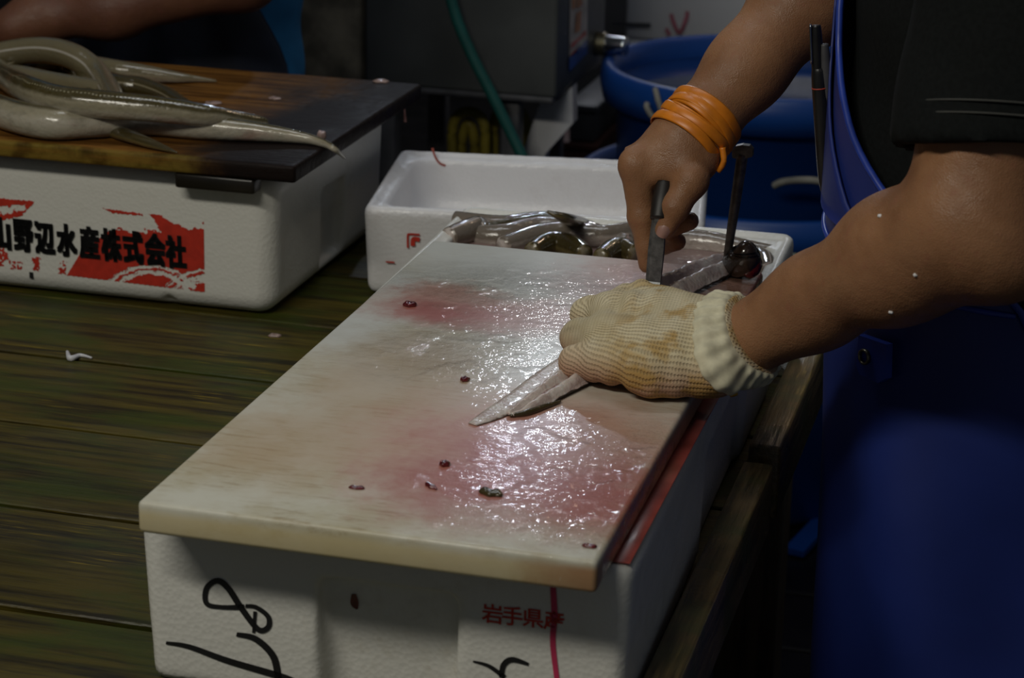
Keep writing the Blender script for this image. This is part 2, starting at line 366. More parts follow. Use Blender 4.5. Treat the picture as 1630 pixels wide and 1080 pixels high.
def board_mat(org):
    m = Mat('white_plastic_board', (.6, .58, .5), .35); c0 = m.co()
    wob = m.vmath('MULTIPLY', m.vmath('SUBTRACT', m.noise(c0, 16, 4, .6, 1), (.5, .5, .5)), (.07, .07, 0)); wob2 = m.vmath('MULTIPLY', m.vmath('SUBTRACT', m.noise(c0, 75, 4, .65, 1), (.5, .5, .5)), (.055, .03, 0)); c = m.vmath('ADD', m.vmath('ADD', c0, wob), wob2)
    fine = m.noise(m.map(c0, (14, 90, 20)), 2.5, 5, .7); n2 = m.noise(c0, 11, 5, .65); n3 = m.noise(c0, 420, 2, .6); n4 = m.noise(c0, 150, 3, .6)
    def B(px, py, rx, ry, rot=0, soft=.6): q = PZ(px, py, 0)-org; return m.blob(c, (q[0], q[1]), (rx, ry), rot, soft)
    def mx(*a):
        r = a[0]
        for b in a[1:]: r = m.math('MAXIMUM', r, b)
        return r
    col = m.mix(m.rng(n2, .38, .68), (.56, .55, .47), (.44, .40, .28))
    scr = m.math('MULTIPLY', m.rng(fine, .50, .66), m.rng(n2, .38, .62)); col = m.mix(m.math('MULTIPLY', scr, .6), col, (.24, .17, .08))
    pale = mx(B(600, 470, .05, .10), B(800, 420, .13, .09), B(560, 520, .03, .06)); col = m.mix(m.math('MULTIPLY', pale, .65), col, (.56, .57, .54))
    tan = mx(B(640, 610, .08, .13), B(500, 700, .08, .09)); col = m.mix(m.math('MULTIPLY', tan, .55), col, (.43, .29, .17))
    pink = mx(B(1080, 450, .10, .14), B(1170, 480, .07, .16), B(820, 500, .13, .045, -.05), B(860, 720, .12, .13, .2), B(700, 470, .04, .04)); col = m.mix(m.math('MULTIPLY', pink, .80), col, (.45, .20, .14))
    red = mx(B(700, 500, .055, .035, 0, .9), B(735, 770, .065, .065, 0, .9), B(800, 740, .055, .10, .3, .9), B(925, 790, .050, .075, 0, .8)); col = m.mix(m.math('MULTIPLY', red, .80), col, (.34, .055, .040))
    z = m.sep(c0)[2]; xx = m.sep(c0)
    rim = m.math('MULTIPLY', m.rng(z, .0205, .012), .75); col = m.mix(rim, col, (.56, .46, .24))
    cor = m.math('MULTIPLY', m.rng(m.math('ADD', xx[0], m.math('MULTIPLY', n2, .08)), .27, .335), m.rng(z, .0205, .014)); col = m.mix(m.math('MULTIPLY', cor, .75), col, (.30, .12, .045))
    endr = m.math('MULTIPLY', m.rng(xx[0], .294, .2995), m.rng(xx[1], .45, .52)); col = m.mix(m.math('MULTIPLY', endr, .8), col, (.25, .035, .03))
    m.set('Base Color', col)
    wet = mx(B(900, 480, .17, .09, -.1), B(800, 560, .11, .10, .5), B(1140, 460, .10, .17), B(880, 790, .10, .10), B(930, 850, .09, .045), B(870, 690, .055, .07), B(1010, 740, .05, .11))
    slime = mx(B(850, 470, .16, .08, -.1), B(830, 540, .09, .08, .5), B(1140, 470, .08, .15), B(900, 865, .10, .035), B(1010, 740, .035, .085))
    m.set('Roughness', m.math('SUBTRACT', .45, m.math('MULTIPLY', wet, .12))); m.set('Coat Weight', m.math('MULTIPLY', wet, 1.0)); m.set('Coat Roughness', .05)
    drops = m.rng(n3, .54, .66); pool = m.rng(m.noise(c0, 26, 2), .44, .56)
    m.bump(m.math('ADD', m.math('MULTIPLY', fine, .5), m.math('MULTIPLY', m.math('MULTIPLY', wet, n4), .6)), .25, .0012)
    h = m.math('ADD', m.math('MULTIPLY', slime, m.math('MULTIPLY', drops, 1.3)), m.math('MULTIPLY', wet, m.math('ADD', m.math('MULTIPLY', pool, .9), m.math('MULTIPLY', n4, .5))))
    q = m.n('ShaderNodeBump'); q.inputs['Strength'].default_value = .8; q.inputs['Distance'].default_value = .0024; m.put(q.inputs['Height'], h); m.set('Coat Normal', q.outputs[0]); return m
# ------------------------------------------------------------------ the setting
def struct(name, vf, mat, smooth=False): 
    o = mobj(name, *vf, mat, smooth=smooth); o['kind'] = 'structure'; return o
fl = struct('floor', box((-3.0, -1.6, FLOOR-.12), (3.0, 5.2, FLOOR-.02), 0), M['floor'])
pm = None
for i, y in enumerate(np.arange(-.42, 4.9, .19)):
    if pm is None: pm = mobj('floor_board', *box((-2.2, y, FLOOR-.02), (2.4, y+.182, FLOOR), .004), M['floor'], fl, False); y0 = y
    else:
        o = pm.copy(); COL.objects.link(o); o.parent = fl; o.location = (0, y-y0, random.uniform(-.002, .002))
struct('wall_back', box((-3.0, 5.2, FLOOR-.1), (3.0, 5.3, 2.6), 0), M['dark_wall'])
struct('wall_left', box((-3.1, -1.6, FLOOR-.1), (-3.0, 5.3, 2.6), 0), M['dark_wall'])
pil = PY(470, 60, 2.02)[0], PY(577, 60, 2.02)[0]
pl = struct('pillar', box((pil[0], 2.02, FLOOR), (pil[1], 2.14, 2.5), .012), M['concrete'])
# ------------------------------------------------------------------ work table
tb = empty('work_table', (-.45, .5, FLOOR), 'low wooden work table of wet green-brown planks', 'table')
ys = [-.225, -.055, .115, .284, .455, .6244, .794, .964, 1.134, 1.225]
for i in range(len(ys)-1):
    mobj('plank', *box((-1.35, ys[i]+.0032, TABLE-.028), (.306, ys[i+1]-.0032, TABLE+random.uniform(-.0012, .0008)), .0012, 1), M['plank'], tb, False)
mobj('edge_beam', *box((.3125, -.30, -.183), (.3375, .497, -.122), .003), M['beam'], tb, True)
mobj('edge_beam', *box((.3135, .512, -.178), (.3405, 1.23, -.113), .003), M['beam'], tb, True)
for x in (-1.25, .24):
    for y in (-.15, 1.12): mobj('leg', *box((x-.035, y-.035, FLOOR), (x+.035, y+.035, TABLE-.028), .004), M['beam_leg'], tb, True)
for x in (-1.25, .24): mobj('cross_rail', *box((x-.02, -.2, TABLE-.09), (x+.02, 1.2, TABLE-.028), .003), M['beam_leg'], tb, True)
# ------------------------------------------------------------------ foam boxes
def foam_sdf(c, hx, hy, H, wall, draft, r=.010, recess=(), rot=0., wallx=None):
    wx_ = wall if wallx is None else wallx
    c = np.asarray(c, float); cr, sr = math.cos(rot), math.sin(rot)
    def f(p):
        q = p-c; x = q[:, 0]*cr+q[:, 1]*sr; y = -q[:, 0]*sr+q[:, 1]*cr; z = q[:, 2]
        k = draft*(1-z/H); L = np.stack([np.sign(x)*(np.abs(x)+k), np.sign(y)*(np.abs(y)+k), z], 1)
        d = sbox(L, (0, 0, H/2), (hx, hy, H/2), r)
        k2 = -draft*.9*(1-z/H); L2 = np.stack([np.sign(x)*np.maximum(np.abs(x)-k2*0+k*1.3, 0), np.sign(y)*np.maximum(np.abs(y)+k*1.3, 0), z], 1)
        cav = sbox(L2, (0, 0, H/2+.022+H), (hx-wx_, hy-wall, H/2+H), .03)
        d = smax(d, -cav, .006)
        lip = sbox(L, (0, 0, H), (hx-wx_*.45, hy-wall*.45, .006), .003); d = smax(d, -lip, .003)
        for a, b in recess:
            a = np.asarray(a); b = np.asarray(b); d = smax(d, -sbox(L, (a+b)/2, (b-a)/2, .008), .005)
        return d
    return f
def box_world(f, c, hx, hy, H, rot, h=.004):
    R = math.hypot(hx, hy) if rot > .3 else None
    ex = hx*math.cos(rot)+hy*abs(math.sin(rot))+.015; ey = hy*math.cos(rot)+hx*abs(math.sin(rot))+.015
    return surfnet(f, (c[0]-ex, c[1]-ey, c[2]-.012), (c[0]+ex, c[1]+ey, c[2]+H+.012), h)
# front box under the cutting board
FB = dict(c=(.1405, .4425, TABLE), hx=.1655, hy=.4025, H=.128, rot=math.radians(1.0)); FY = FB['c'][1]-FB['hy']
fb = empty('foam_fish_box', FB['c'], 'long white foam box marked with black scrawl and red writing, under the plastic cutting board', 'foam box')
rl = PY(484, 980, FY)[0]-FB['c'][0]; rr = PY(712, 980, FY)[0]-FB['c'][0]
f = foam_sdf(FB['c'], FB['hx'], FB['hy'], FB['H'], .026, .004, recess=[((rl, -.45, -.05), (rr, -FB['hy']+.017, .093)), ((FB['hx']-.006, .30, -.05), (.3, .36, .11)), ((FB['hx']-.006, -.10, -.05), (.3, .12, .09))], rot=FB['rot'], wallx=.016)
mobj('body', *box_world(f, FB['c'], FB['hx'], FB['hy'], FB['H'], FB['rot']), M['foam'], fb)
def stroke_plane(pts, wpx, Y, n=60, off=.0012):
    """flat marker ribbon on the vertical plane y = Y, laid out from photo points"""
    C = spline(np.array([[p[0], p[1], w] for p, w in zip(pts, wpx)]), n); T = np.gradient(C[:, :2], axis=0); T /= np.linalg.norm(T, axis=1)[:, None]+1e-9
    N = np.stack([-T[:, 1], T[:, 0]], 1); V = []; F = []
    for i in range(n):
        for s in (-.5, .5): q = C[i, :2]+N[i]*C[i, 2]*s; V.append(PY(q[0], q[1], Y-off-.00002*i))
        if i: a = 2*i; F.append((a-2, a, a+1, a-1))
    return V, F
def near_face(px): return FY+.0035+(PY(px, 980, FY)[0]-FB['c'][0])*math.sin(FB['rot'])
def stroke_fb(pts, w, n=60): 
    V, F = stroke_plane(pts, w, FY, n); V = np.array(V)
    V[:, 1] = FY+(V[:, 0]-FB['c'][0])*math.tan(FB['rot'])+.004*(1-(V[:, 2]-TABLE)/FB['H'])-.0007; return V, F
mobj('marker_scrawl', *merge([stroke_fb([(388, 968), (352, 968), (328, 962), (328, 938), (345, 926), (362, 938), (382, 970), (408, 1005), (424, 1002), (424, 985), (405, 970), (388, 968)], [9, 7, 8, 9, 9, 10, 10, 9, 9, 8, 7, 6], 90),
     stroke_fb([(405, 975), (402, 1010)], [6, 5], 8), stroke_fb([(375, 1012), (405, 1020), (432, 1048), (440, 1085)], [7, 10, 11, 11], 40), stroke_fb([(263, 1025), (300, 1032), (360, 1055), (440, 1080), (470, 1092)], [5, 8, 10, 11, 10], 40)]), M['ink'], fb, False, label='black marker scrawl')
mobj('marker_scrawl', *merge([stroke_fb([(750, 1058), (775, 1066), (800, 1085)], [3, 6, 8], 20), stroke_fb([(795, 1085), (798, 1065), (812, 1056), (838, 1064)], [8, 9, 9, 5], 30)]), M['ink'], fb, False, label='short black marker stroke')
mobj('marker_line', *stroke_fb([(878, 935), (880, 985), (877, 1030), (883, 1090)], [9, 10, 9, 8], 24), M['pink'], fb, False, label='pink marker line')
V, F_ = stroke_fb([(548, 965), (549, 980), (553, 990)], [7, 13, 3], 14); V[:, 1] += .0168
mobj('blood_run', V, F_, M['clot'], fb, True, label='dark dried blood drip')
def text_mesh(s, size, offset=0., xs=1.):
    cu = bpy.data.curves.new('lettering', 'FONT'); cu.body = s; cu.size = size; cu.offset = offset; cu.align_x = 'CENTER'; cu.align_y = 'CENTER'; cu.resolution_u = 3
    o = bpy.data.objects.new('lettering_tmp', cu); COL.objects.link(o); dg = bpy.context.evaluated_depsgraph_get(); me = o.evaluated_get(dg).to_mesh()
    v = np.array([tuple(q.co) for q in me.vertices]).reshape(-1, 3); f = [list(p.vertices) for p in me.polygons]; o.evaluated_get(dg).to_mesh_clear()
    bpy.data.objects.remove(o); bpy.data.curves.remove(cu)
    v[:, 0] -= (v[:, 0].min()+v[:, 0].max())/2; v[:, 1] -= (v[:, 1].min()+v[:, 1].max())/2; v[:, 0] *= xs; return v, f
for ch, px in zip('岩手県産', (782, 814, 847, 880)):
    v, f = text_mesh(ch, .0145, .0002); c = PY(px, 980+(px-782)*.12, FY); W = np.stack([c[0]+v[:, 0], 0*v[:, 0], c[2]+v[:, 1]], 1)
    W[:, 1] = FY+(W[:, 0]-FB['c'][0])*math.tan(FB['rot'])+.004*(1-(W[:, 2]-TABLE)/FB['H'])-.0007; mobj('lettering', W, f, M['red_print'], fb, False)
# red wet film on the rim beside the board
mobj('red_wash', *box((.292, .050, -.0223), (.3100, .42, -.0214), .0004, 1), plain('red_rim_water', (.34, .065, .05), .3, coat=.1), fb, True, label='red wash of watery blood on the rim')
# cutting board
BO = np.array([0., 0., -.022])
def cut_board():
    nx, ny = 31, 64; W, L = .30, .635
    v, f = box((0, 0, -.022), (W, L, 0), .0035, 3); return v, f
bd = mobj('cutting_board', *cut_board(), board_mat(BO), origin=BO); tag(bd, 'white plastic cutting board smeared with blood and slime', 'cutting board')
for p in bd.data.polygons: p.use_smooth = True
# ------------------------------------------------------------------ left foam box with print, wooden board on it
LY = .7956; LC = (-.4665, .9756, TABLE); LHX, LHY, LH = .2505, .18, .1505
lb = empty('foam_fish_box', LC, 'white foam box with red and black printed lettering, under the wooden board', 'foam box')
f = foam_sdf(LC, LHX, LHY, LH, .024, .005, r=.022, recess=[((LHX-.014, -.035, .012), (.4, .045, .098)), ((PY(262, 490, LY)[0]-LC[0], -.3, -.02), (PY(280, 490, LY)[0]-LC[0], -LHY+.012, .012))])
mobj('body', *box_world(f, LC, LHX, LHY, LH, 0), M['foam'], lb)
def vnoise(x, y, s, seed=0):
    x = x/s; y = y/s; i = np.floor(x).astype(int); j = np.floor(y).astype(int); u = x-i; v = y-j
    h = lambda a, b: (np.sin(a*127.1+b*311.7+seed*17.3)*43758.5453) % 1.0
    u = u*u*(3-2*u); v = v*v*(3-2*v)
    return (h(i, j)*(1-u)+h(i+1, j)*u)*(1-v)+(h(i, j+1)*(1-u)+h(i+1, j+1)*u)*v
def inpoly(x, y, P_):
    r = np.zeros(x.shape, bool); n = len(P_)
    for i in range(n):
        x1, y1 = P_[i]; x2, y2 = P_[(i+1) % n]; r ^= ((y1 > y) != (y2 > y)) & (x < (x2-x1)*(y-y1)/(y2-y1+1e-9)+x1)
    return r
def red_print():
    gx = np.arange(-170, 324, 1.0); gy = np.arange(296, 470, 1.0); X, Y = np.meshgrid(gx, gy)
    n1 = vnoise(X, Y, 7, 1)-.5; n2 = vnoise(X, Y, 2.6, 2)-.5; xd = X+n1*9+n2*6; yd = Y+n1*7+n2*5
    a = inpoly(X, Y, [(104, 440), (324, 467), (324, 350), (318, 349), (236, 341), (252, 362), (180, 362), (125, 406)])
    a &= ~inpoly(xd, yd, [(250, 335), (324, 343), (324, 362), (300, 366), (280, 357), (268, 352), (256, 345)])
    a &= ~inpoly(xd, yd, [(165, 350), (236, 340), (256, 372), (238, 368), (215, 372), (192, 366), (172, 372)])
    def arc(cx, cy, r0, r1, a0, a1):
        R = np.hypot(X-cx, (Y-cy)*1.25)+n1*5+n2*3; A = np.degrees(np.arctan2(cy-Y, X-cx)); return (R > r0) & (R < r1) & (A > a0) & (A < a1) & (vnoise(X+Y, R*3, 4, 5) > .18)
    for q in ((236, 488, 62, 71, 10, 175), (236, 488, 75, 82, 20, 170), (325, 494, 52, 68, 60, 175), (325, 494, 74, 80, 70, 170)): a &= ~arc(*q)
    a |= inpoly(X+n2*3, Y+n2*3, [(-160, 300), (54, 321), (34, 344), (0, 352), (-90, 345), (-150, 350)]) & ~inpoly(xd, yd, [(-120, 335), (0, 331), (44, 326), (30, 336), (0, 342), (-120, 346)])
    a |= inpoly(X+n2*2, Y+n2*3, [(162, 332), (226, 341), (226, 344), (178, 340)]) & (n1 > -.42)
    a |= inpoly(X+n2*6, Y+n2*6, [(50, 412), (62, 412), (58, 433), (50, 433)]) | (inpoly(X+n2*8, Y+n2*6, [(12, 416), (34, 420), (32, 432), (14, 430)]) & (n2 > -.1)) | (inpoly(xd, yd, [(-60, 392), (8, 392), (6, 428), (-60, 424)]) & (n2 > -.2))
    a |= inpoly(xd, yd, [(88, 420), (104, 418), (102, 440), (90, 438)]) & (n2 > .12)
    V = []; F = []
    for j, y in enumerate(gy):
        row = a[j]; e = np.flatnonzero(np.diff(np.concatenate([[0], row.astype(int), [0]])))
        for s, t in zip(e[::2], e[1::2]):
            x0 = gx[0]+s-.5; x1 = gx[0]+t-.5; k = len(V)
            for q in ((x0, y+.5), (x1, y+.5), (x1, y-.5), (x0, y-.5)): V.append(PY(q[0], q[1], LY))
            F.append((k, k+1, k+2, k+3))
    return np.array(V), F
def lface(V, off): V = np.array(V, float); V[:, 1] = LY+.005*(1-(V[:, 2]-TABLE)/LH)-off; return V
V, F_ = red_print(); mobj('red_print', lface(V, .0006), F_, M['red_print'], lb, False, label='red brushwork print')
chars = [('山', 0), ('野', 36), ('辺', 70), ('水', 105), ('産', 141), ('株', 176), ('式', 211), ('会', 246), ('社', 279)]
for ch, px in chars:
    v, f = text_mesh(ch, .050, 0., 1.); w0 = v.copy(); f0 = f; v, f = merge([(w0+np.array([dx*.0034, dy*.0022, 0]), f0) for dx in (-1, -.33, .33, 1) for dy in (-1, 0, 1)]); v[:, 0] *= .0232/(np.ptp(v[:, 0])+1e-6); v[:, 1] *= .0360/(np.ptp(v[:, 1])+1e-6)
    c = PY(px, 372+px*.108, LY); mobj('lettering', lface(np.stack([c[0]+v[:, 0], 0*v[:, 0], c[2]+v[:, 1]], 1), .0017), f, M['ink'], lb, False)
c = PY(47, 440, LY); mobj('print_mark', lface([(c[0]-.002, 0, c[2]-.0035), (c[0]+.0025, 0, c[2]-.0035), (c[0]+.0025, 0, c[2]+.0035), (c[0]-.002, 0, c[2]+.0035)], .0008), [(0, 1, 2, 3)], M['ink'], lb, False)
WZ = .020; wx1 = -.183; wy0, wy1 = .770, 1.182; wc = np.array([-.42, .976, WZ-.018])
wb = empty('wooden_board', wc, 'dark wet wooden board with live-cut eels lying on it', 'board')
wb['label'] = 'dark wet wooden cutting board laid over the printed foam box'
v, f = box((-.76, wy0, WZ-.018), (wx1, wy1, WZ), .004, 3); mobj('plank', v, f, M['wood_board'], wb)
cx0 = PY(275, 285, wy0)[0]; cx1 = PY(402, 290, wy0)[0]
mobj('cleat', *box((cx0, wy0+.003, WZ-.034), (cx1, wy0+.0245, WZ-.0182), .003), plain('black_cleat', (.012, .009, .006), .35), wb)
mobj('cleat', *box((-.72, wy0+.003, WZ-.034), (-.64, wy0+.0245, WZ-.0182), .003), plain('black_cleat2', (.012, .009, .006), .35), wb)
# ------------------------------------------------------------------ middle empty foam box
MZ = -.052; ma = math.radians(9.5); u_ = np.array([math.cos(ma), math.sin(ma)]); n_ = np.array([-math.sin(ma), math.cos(ma)])
nl = PZ(577, 327, MZ)[:2]; MHX, MHY = .178, .128; mc2 = nl+u_*MHX+n_*MHY; MC = (mc2[0], mc2[1], TABLE)
mb = empty('foam_fish_box', MC, 'empty white foam box standing open behind the eel box', 'foam box')
f = foam_sdf(MC, MHX, MHY, MZ-TABLE, .020, .004, rot=ma); mobj('body', *box_world(f, MC, MHX, MHY, MZ-TABLE, ma), M['foam_clean'], mb)
def mface(px, py): 
    # point on the middle box's near face
    o = np.array([nl[0], nl[1], 0])-np.array([n_[0], n_[1], 0])*.0008; d = ray(px, py); nn = np.array([n_[0], n_[1], 0]); return EYE+d*((o-EYE)@nn)/(d@nn)
def ribbon3(pts, w, fn, n=20):
    C = spline(np.array(pts, float), n); T = np.gradient(C, axis=0); T /= np.linalg.norm(T, axis=1)[:, None]+1e-9; V = []; F = []
    for i in range(n):
        for s in (-.5, .5): V.append(fn(C[i, 0]-T[i, 1]*w*s, C[i, 1]+T[i, 0]*w*s))
        if i: a = 2*i; F.append((a-2, a, a+1, a-1))
    return np.array(V), F
mobj('red_stamp', *merge([ribbon3([(668, 374), (652, 373), (649, 376), (649, 395)], 3, mface), ribbon3([(668, 382), (658, 381), (657, 392)], 7, mface), ribbon3([(614, 417), (628, 418)], 2.5, mface, 6)]), M['red_print'], mb, False)
def binner(px, py):
    o = np.array([nl[0], nl[1], 0])+np.array([n_[0], n_[1], 0])*(2*MHY-.0225); d = ray(px, py); nn = np.array([n_[0], n_[1], 0]); return EYE+d*((o-EYE)@nn)/(d@nn)
mobj('blood_streak', *ribbon3([(688, 236), (693, 250), (700, 260), (709, 264)], 3.5, binner), plain('thin_blood', (.42, .09, .06), .3), mb, False)
# ------------------------------------------------------------------ eels
def eel(name, label, pts, rad, mat, n=70, m=18, up=(0, 0, 1), twist=None, squash=1.0, group=None, rest=None):
    pts = [np.array(q, float) for q in pts]
    if rest is not None:
        for i, (q, r) in enumerate(zip(pts, rad)):
            need = rest+r*squash+.0005
            if q[2] < need and q[0] < wx1-.004: d = q-EYE; pts[i] = EYE+d*(need-EYE[2])/d[2]
    v, f, uv = sweep(pts, rad, n, m=m, up=up, twist=twist, squash=squash)
    if rest is not None: k = v[:, 0] < wx1-.004; v[k, 2] = np.maximum(v[k, 2], rest+.0004)
    o = mobj(name, v, f, mat, uv=uv); tag(o, label, 'eel', group); return o
def Lz(lst, z): return [PZ(a, b, z if len(q) == 0 else q[0]) for a, b, *q in lst]
G1 = None
zt = WZ
def fin_on(o, pts, h, mat, n=40):
    C = spline(np.array(pts), n); V = []; F = []
    for i in range(n):
        s = math.sin(math.pi*i/(n-1))**.5
        for k in (0, 1): V.append(C[i]+np.array([0, -.001*k, h*s*k]))
        for k in (1, 0): V.append(C[i]+np.array([0, .0012, h*s*k]))
        if i:
            a = 4*(i-1); b = 4*i
            for j in range(4): F.append((a+j, a+(j+1) % 4, b+(j+1) % 4, b+j))
    mobj('dorsal_fin', V, F, mat, o)
e = eel('conger_eel', 'pale-bellied eel along the wooden board, its thin tail hanging over the edge', [PY(-70, 150, .96), PY(-30, 165, .915)]+Lz([(20, 184, zt+.015), (80, 196, zt+.015), (150, 194, zt+.014), (230, 192, zt+.013), (320, 202, zt+.012), (410, 210, zt+.010), (480, 219, zt+.006), (515, 228, zt+.004)], 0)+[PZ(533, 238, zt+.001), PZ(549, 252, zt-.014)],
    [.014, .016, .017, .017, .0165, .015, .013, .010, .0062, .0042, .003, .0012], M['eel'], 90, twist=[1.0, .9, .8, .8], rest=WZ)
e = eel('conger_eel', 'dark-backed eel with a row of pale dots, blunt head resting towards the board end', [PY(-40, 85, 1.03), PY(-5, 112, 1.0)]+Lz([(35, 138, zt+.038), (90, 158, zt+.039), (160, 166, zt+.038), (240, 173, zt+.035), (320, 183, zt+.028), (375, 192, zt+.0175), (405, 196, zt+.0125)], 0)+[PZ(421, 197, zt+.010), PZ(425, 198, zt+.009)],
    [.011, .013, .0145, .015, .0145, .0135, .012, .0105, .0088, .0062, .002], M['eel'], 80, twist=[.2, .12, .1, .1], rest=WZ)
hd = [PZ(410, 196, zt+.012)]
eel('conger_eel', 'thick pale eel arching up in a loop over the others', [PY(-80, 135, 1.02), PY(-40, 100, 1.04), PY(10, 86, 1.05), PY(70, 80, 1.05), PY(120, 92, 1.04), PY(158, 122, 1.02), PY(180, 160, .99), PY(188, 190, .97)], [.014, .0150, .0150, .0150, .0148, .0140, .013, .012], M['eel_pale'], 70, up=(0, -1, .2), rest=WZ)
eel('conger_eel', 'slim dark eel curled inside the pale arching loop', [PY(-10, 118, 1.085), PY(40, 104, 1.10), PY(85, 98, 1.10), PY(115, 106, 1.08), PY(133, 130, 1.05), PY(147, 162, 1.01)], [.010, .011, .011, .0105, .0095, .008], M['eel_dark'], 50, up=(0, -1, .2), rest=WZ)
eel('conger_eel', 'pale eel lying straight beneath the arching loop', [PY(-20, 118, 1.0), PY(25, 122, 1.0), PY(80, 132, 1.0), PY(140, 142, .99), PY(180, 150, .98)], [.011, .013, .0125, .012, .010], M['eel_pale'], 50, rest=WZ)
eel('conger_eel', 'brown-sided eel dipping under the dark-backed one', Lz([(150, 118, zt+.012), (190, 136, zt+.013), (225, 140, zt+.013), (262, 152, zt+.011), (295, 170, zt+.009), (330, 182, zt+.007)], 0), [.010, .0125, .012, .0105, .0085, .006], M['eel_dark'], 40, twist=[-1.2, -1.2], rest=WZ)
eel('conger_eel', 'pale eel tail tapering to a dark point at the back', Lz([(110, 100, zt+.012), (180, 112, zt+.013), (230, 117, zt+.010), (280, 123, zt+.007), (315, 126, zt+.004), (345, 129, zt+.002)], 0), [.013, .0125, .010, .0065, .0035, .001], M['eel_pale'], 40, rest=WZ)
eel('conger_eel', 'dark flattened eel tail poking out near the board edge', Lz([(120, 196, zt+.006), (165, 205, zt+.006), (200, 215, zt+.007), (235, 227, zt+.006), (262, 236, zt+.004), (282, 243, zt+.002)], 0), [.006, .008, .009, .007, .004, .0008], M['eel_dark'], 40, squash=.7, rest=WZ)
# ------------------------------------------------------------------ eel box contents
WL = -.038
def inner_patch():
    cx, cy = FB['c'][0], FB['c'][1]; R = FB['rot']; V = []; nx, ny = 30, 12
    for j in range(ny):
        for i in range(nx):
            x = (i/(nx-1)-.5)*2*(FB['hx']-.0175); y = .12+(j/(ny-1))*(FB['hy']-.0225-.12); V.append((cx+x*math.cos(R)-y*math.sin(R), cy+x*math.sin(R)+y*math.cos(R), WL))
    return np.array(V), [(j*nx+i, j*nx+i+1, (j+1)*nx+i+1, (j+1)*nx+i) for j in range(ny-1) for i in range(nx-1)]
tag(mobj('murky_water', *inner_patch(), M['murky'], origin=(.14, .74, WL)), 'murky pinkish water lying between the eels in the foam box', 'water')
zb = WL
box_eels = [
 ('pale eel along the back wall of the eel box', [(725, 352), (800, 362), (870, 356), (950, 372)], [.010, .012, .012, .010], 'eel_grey', .006),
 ('pinkish eel slanting across the middle of the eel box', [(740, 372), (800, 378), (860, 366), (930, 374), (1000, 388)], [.008, .013, .013, .012, .009], 'eel_grey', .004),
 ('dark thin eel edged with light, near the back wall', [(775, 362), (830, 354), (880, 350), (905, 360)], [.004, .006, .006, .003], 'eel_dark', .012),
 ('silvery eel swept in a curve towards the knife hand', [(800, 392), (850, 378), (900, 372), (960, 376), (1030, 366), (1080, 372)], [.009, .012, .012, .011, .010, .008], 'eel_grey', .009),
 ('olive-backed eel curving down beside the cutting board', [(848, 400), (868, 389), (890, 387), (912, 394), (930, 404)], [.009, .011, .011, .011, .009], 'eel_dark', .010),
 ('yellow-brown eel hump touching the board by the knife', [(958, 410), (975, 399), (992, 397), (1010, 404)], [.009, .011, .011, .009], 'eel_dark', .012),
 ('long shiny eel beside the spike', [(1020, 392), (1080, 385), (1130, 388), (1180, 396), (1230, 400)], [.010, .012, .012, .010, .006], 'eel_grey', .004),
 ('thin grey eel along the far rim behind the spike', [(1000, 362), (1060, 370), (1120, 378), (1190, 384)], [.006, .008, .008, .005], 'eel_dark', .004),
 ('pale eel with dark snout at the back corner', [(715, 378), (740, 370), (762, 362), (775, 370)], [.010, .012, .011, .006], 'eel_grey', .008),
 ('pale coiled eel at the spike corner of the eel box', [(1160, 412), (1190, 408), (1215, 416), (1222, 430)], [.010, .012, .011, .008], 'eel_grey', .004),
]
for lab, pts, rad, mk, dz in box_eels: eel('conger_eel', lab, Lz(pts, zb+dz), rad, M[mk], 44, twist=[random.uniform(-1, 1)]*2, group=None)
eel('conger_eel', 'brown eel tail sticking up above the water', [PZ(940, 360, zb+.008), PZ(920, 354, zb+.016), PY(898, 347, .735), PY(872, 337, .72)], [.009, .010, .008, .002], M['eel_dark'], 30, squash=.6)
# ------------------------------------------------------------------ opened eel on the cutting board
a = np.linspace(0, 2*np.pi, 33)[:-1]
half = []
for s in np.linspace(-1, 1, 20): half.append((s, .16+.55*(1-abs(abs(s)-.5)*2)**.6*(1 if abs(s) > .02 else .3)))
prof = [(1.0, .02), (.6, 0), (0, 0), (-.6, 0), (-1.0, .02)]
top = [(-s*-1, h) for s, h in half]
prof = np.array([(.0, 0.), (-.5, 0.), (-.95, .0), (-1.08, .12)]+[(s, h) for s, h in half]+[(1.08, .12), (.95, 0.), (.5, 0.)])
oe = empty('opened_eel', PZ(1000, 520, 0.0), 'eel being slit open on the cutting board under the gloved hand', 'eel')
pts = Lz([(1178, 418), (1140, 432), (1095, 452), (1050, 478), (1000, 520), (960, 565), (925, 598), (880, 625), (842, 648), (812, 662)], .0012)
v, f, uv = sweep(pts, [.013, .017, .018, .019, .019, .018, .0145, .0115, .0085, .003], 90, prof=prof)
uv[:, 1] = np.tile(np.linspace(0, 1, len(prof), endpoint=False), 90); uv[:, 1] = np.tile(np.interp(prof[:, 0], [-1.1, 1.1], [0, 1]), 90)
under = np.tile(prof[:, 1] < .13, 90); uv[under, 1] = 0.0
v[:, 2] += (np.sin(v[:, 0]*420)+np.sin(v[:, 1]*377+v[:, 0]*133))*.0005*(prof[:, 1].repeat(1)[np.arange(len(v)) % len(prof)] > .13)
mobj('body', v, f, M['fillet'], oe, uv=uv)
hp = PZ(1180, 410, .012)
v, f, uv = sweep([PZ(1165, 422, .008), PZ(1176, 418, .013), PZ(1186, 410, .020), PZ(1187, 398, .027), PZ(1184, 389, .030)], [.011, .0135, .0135, .010, .0035], 30, m=18)
mobj('head', v, f, plain('eel_head_skin', (.036, .024, .017), .15, var=.5, scale=90, coat=.5), oe, uv=uv, label='dark wet head pinned by the spike')
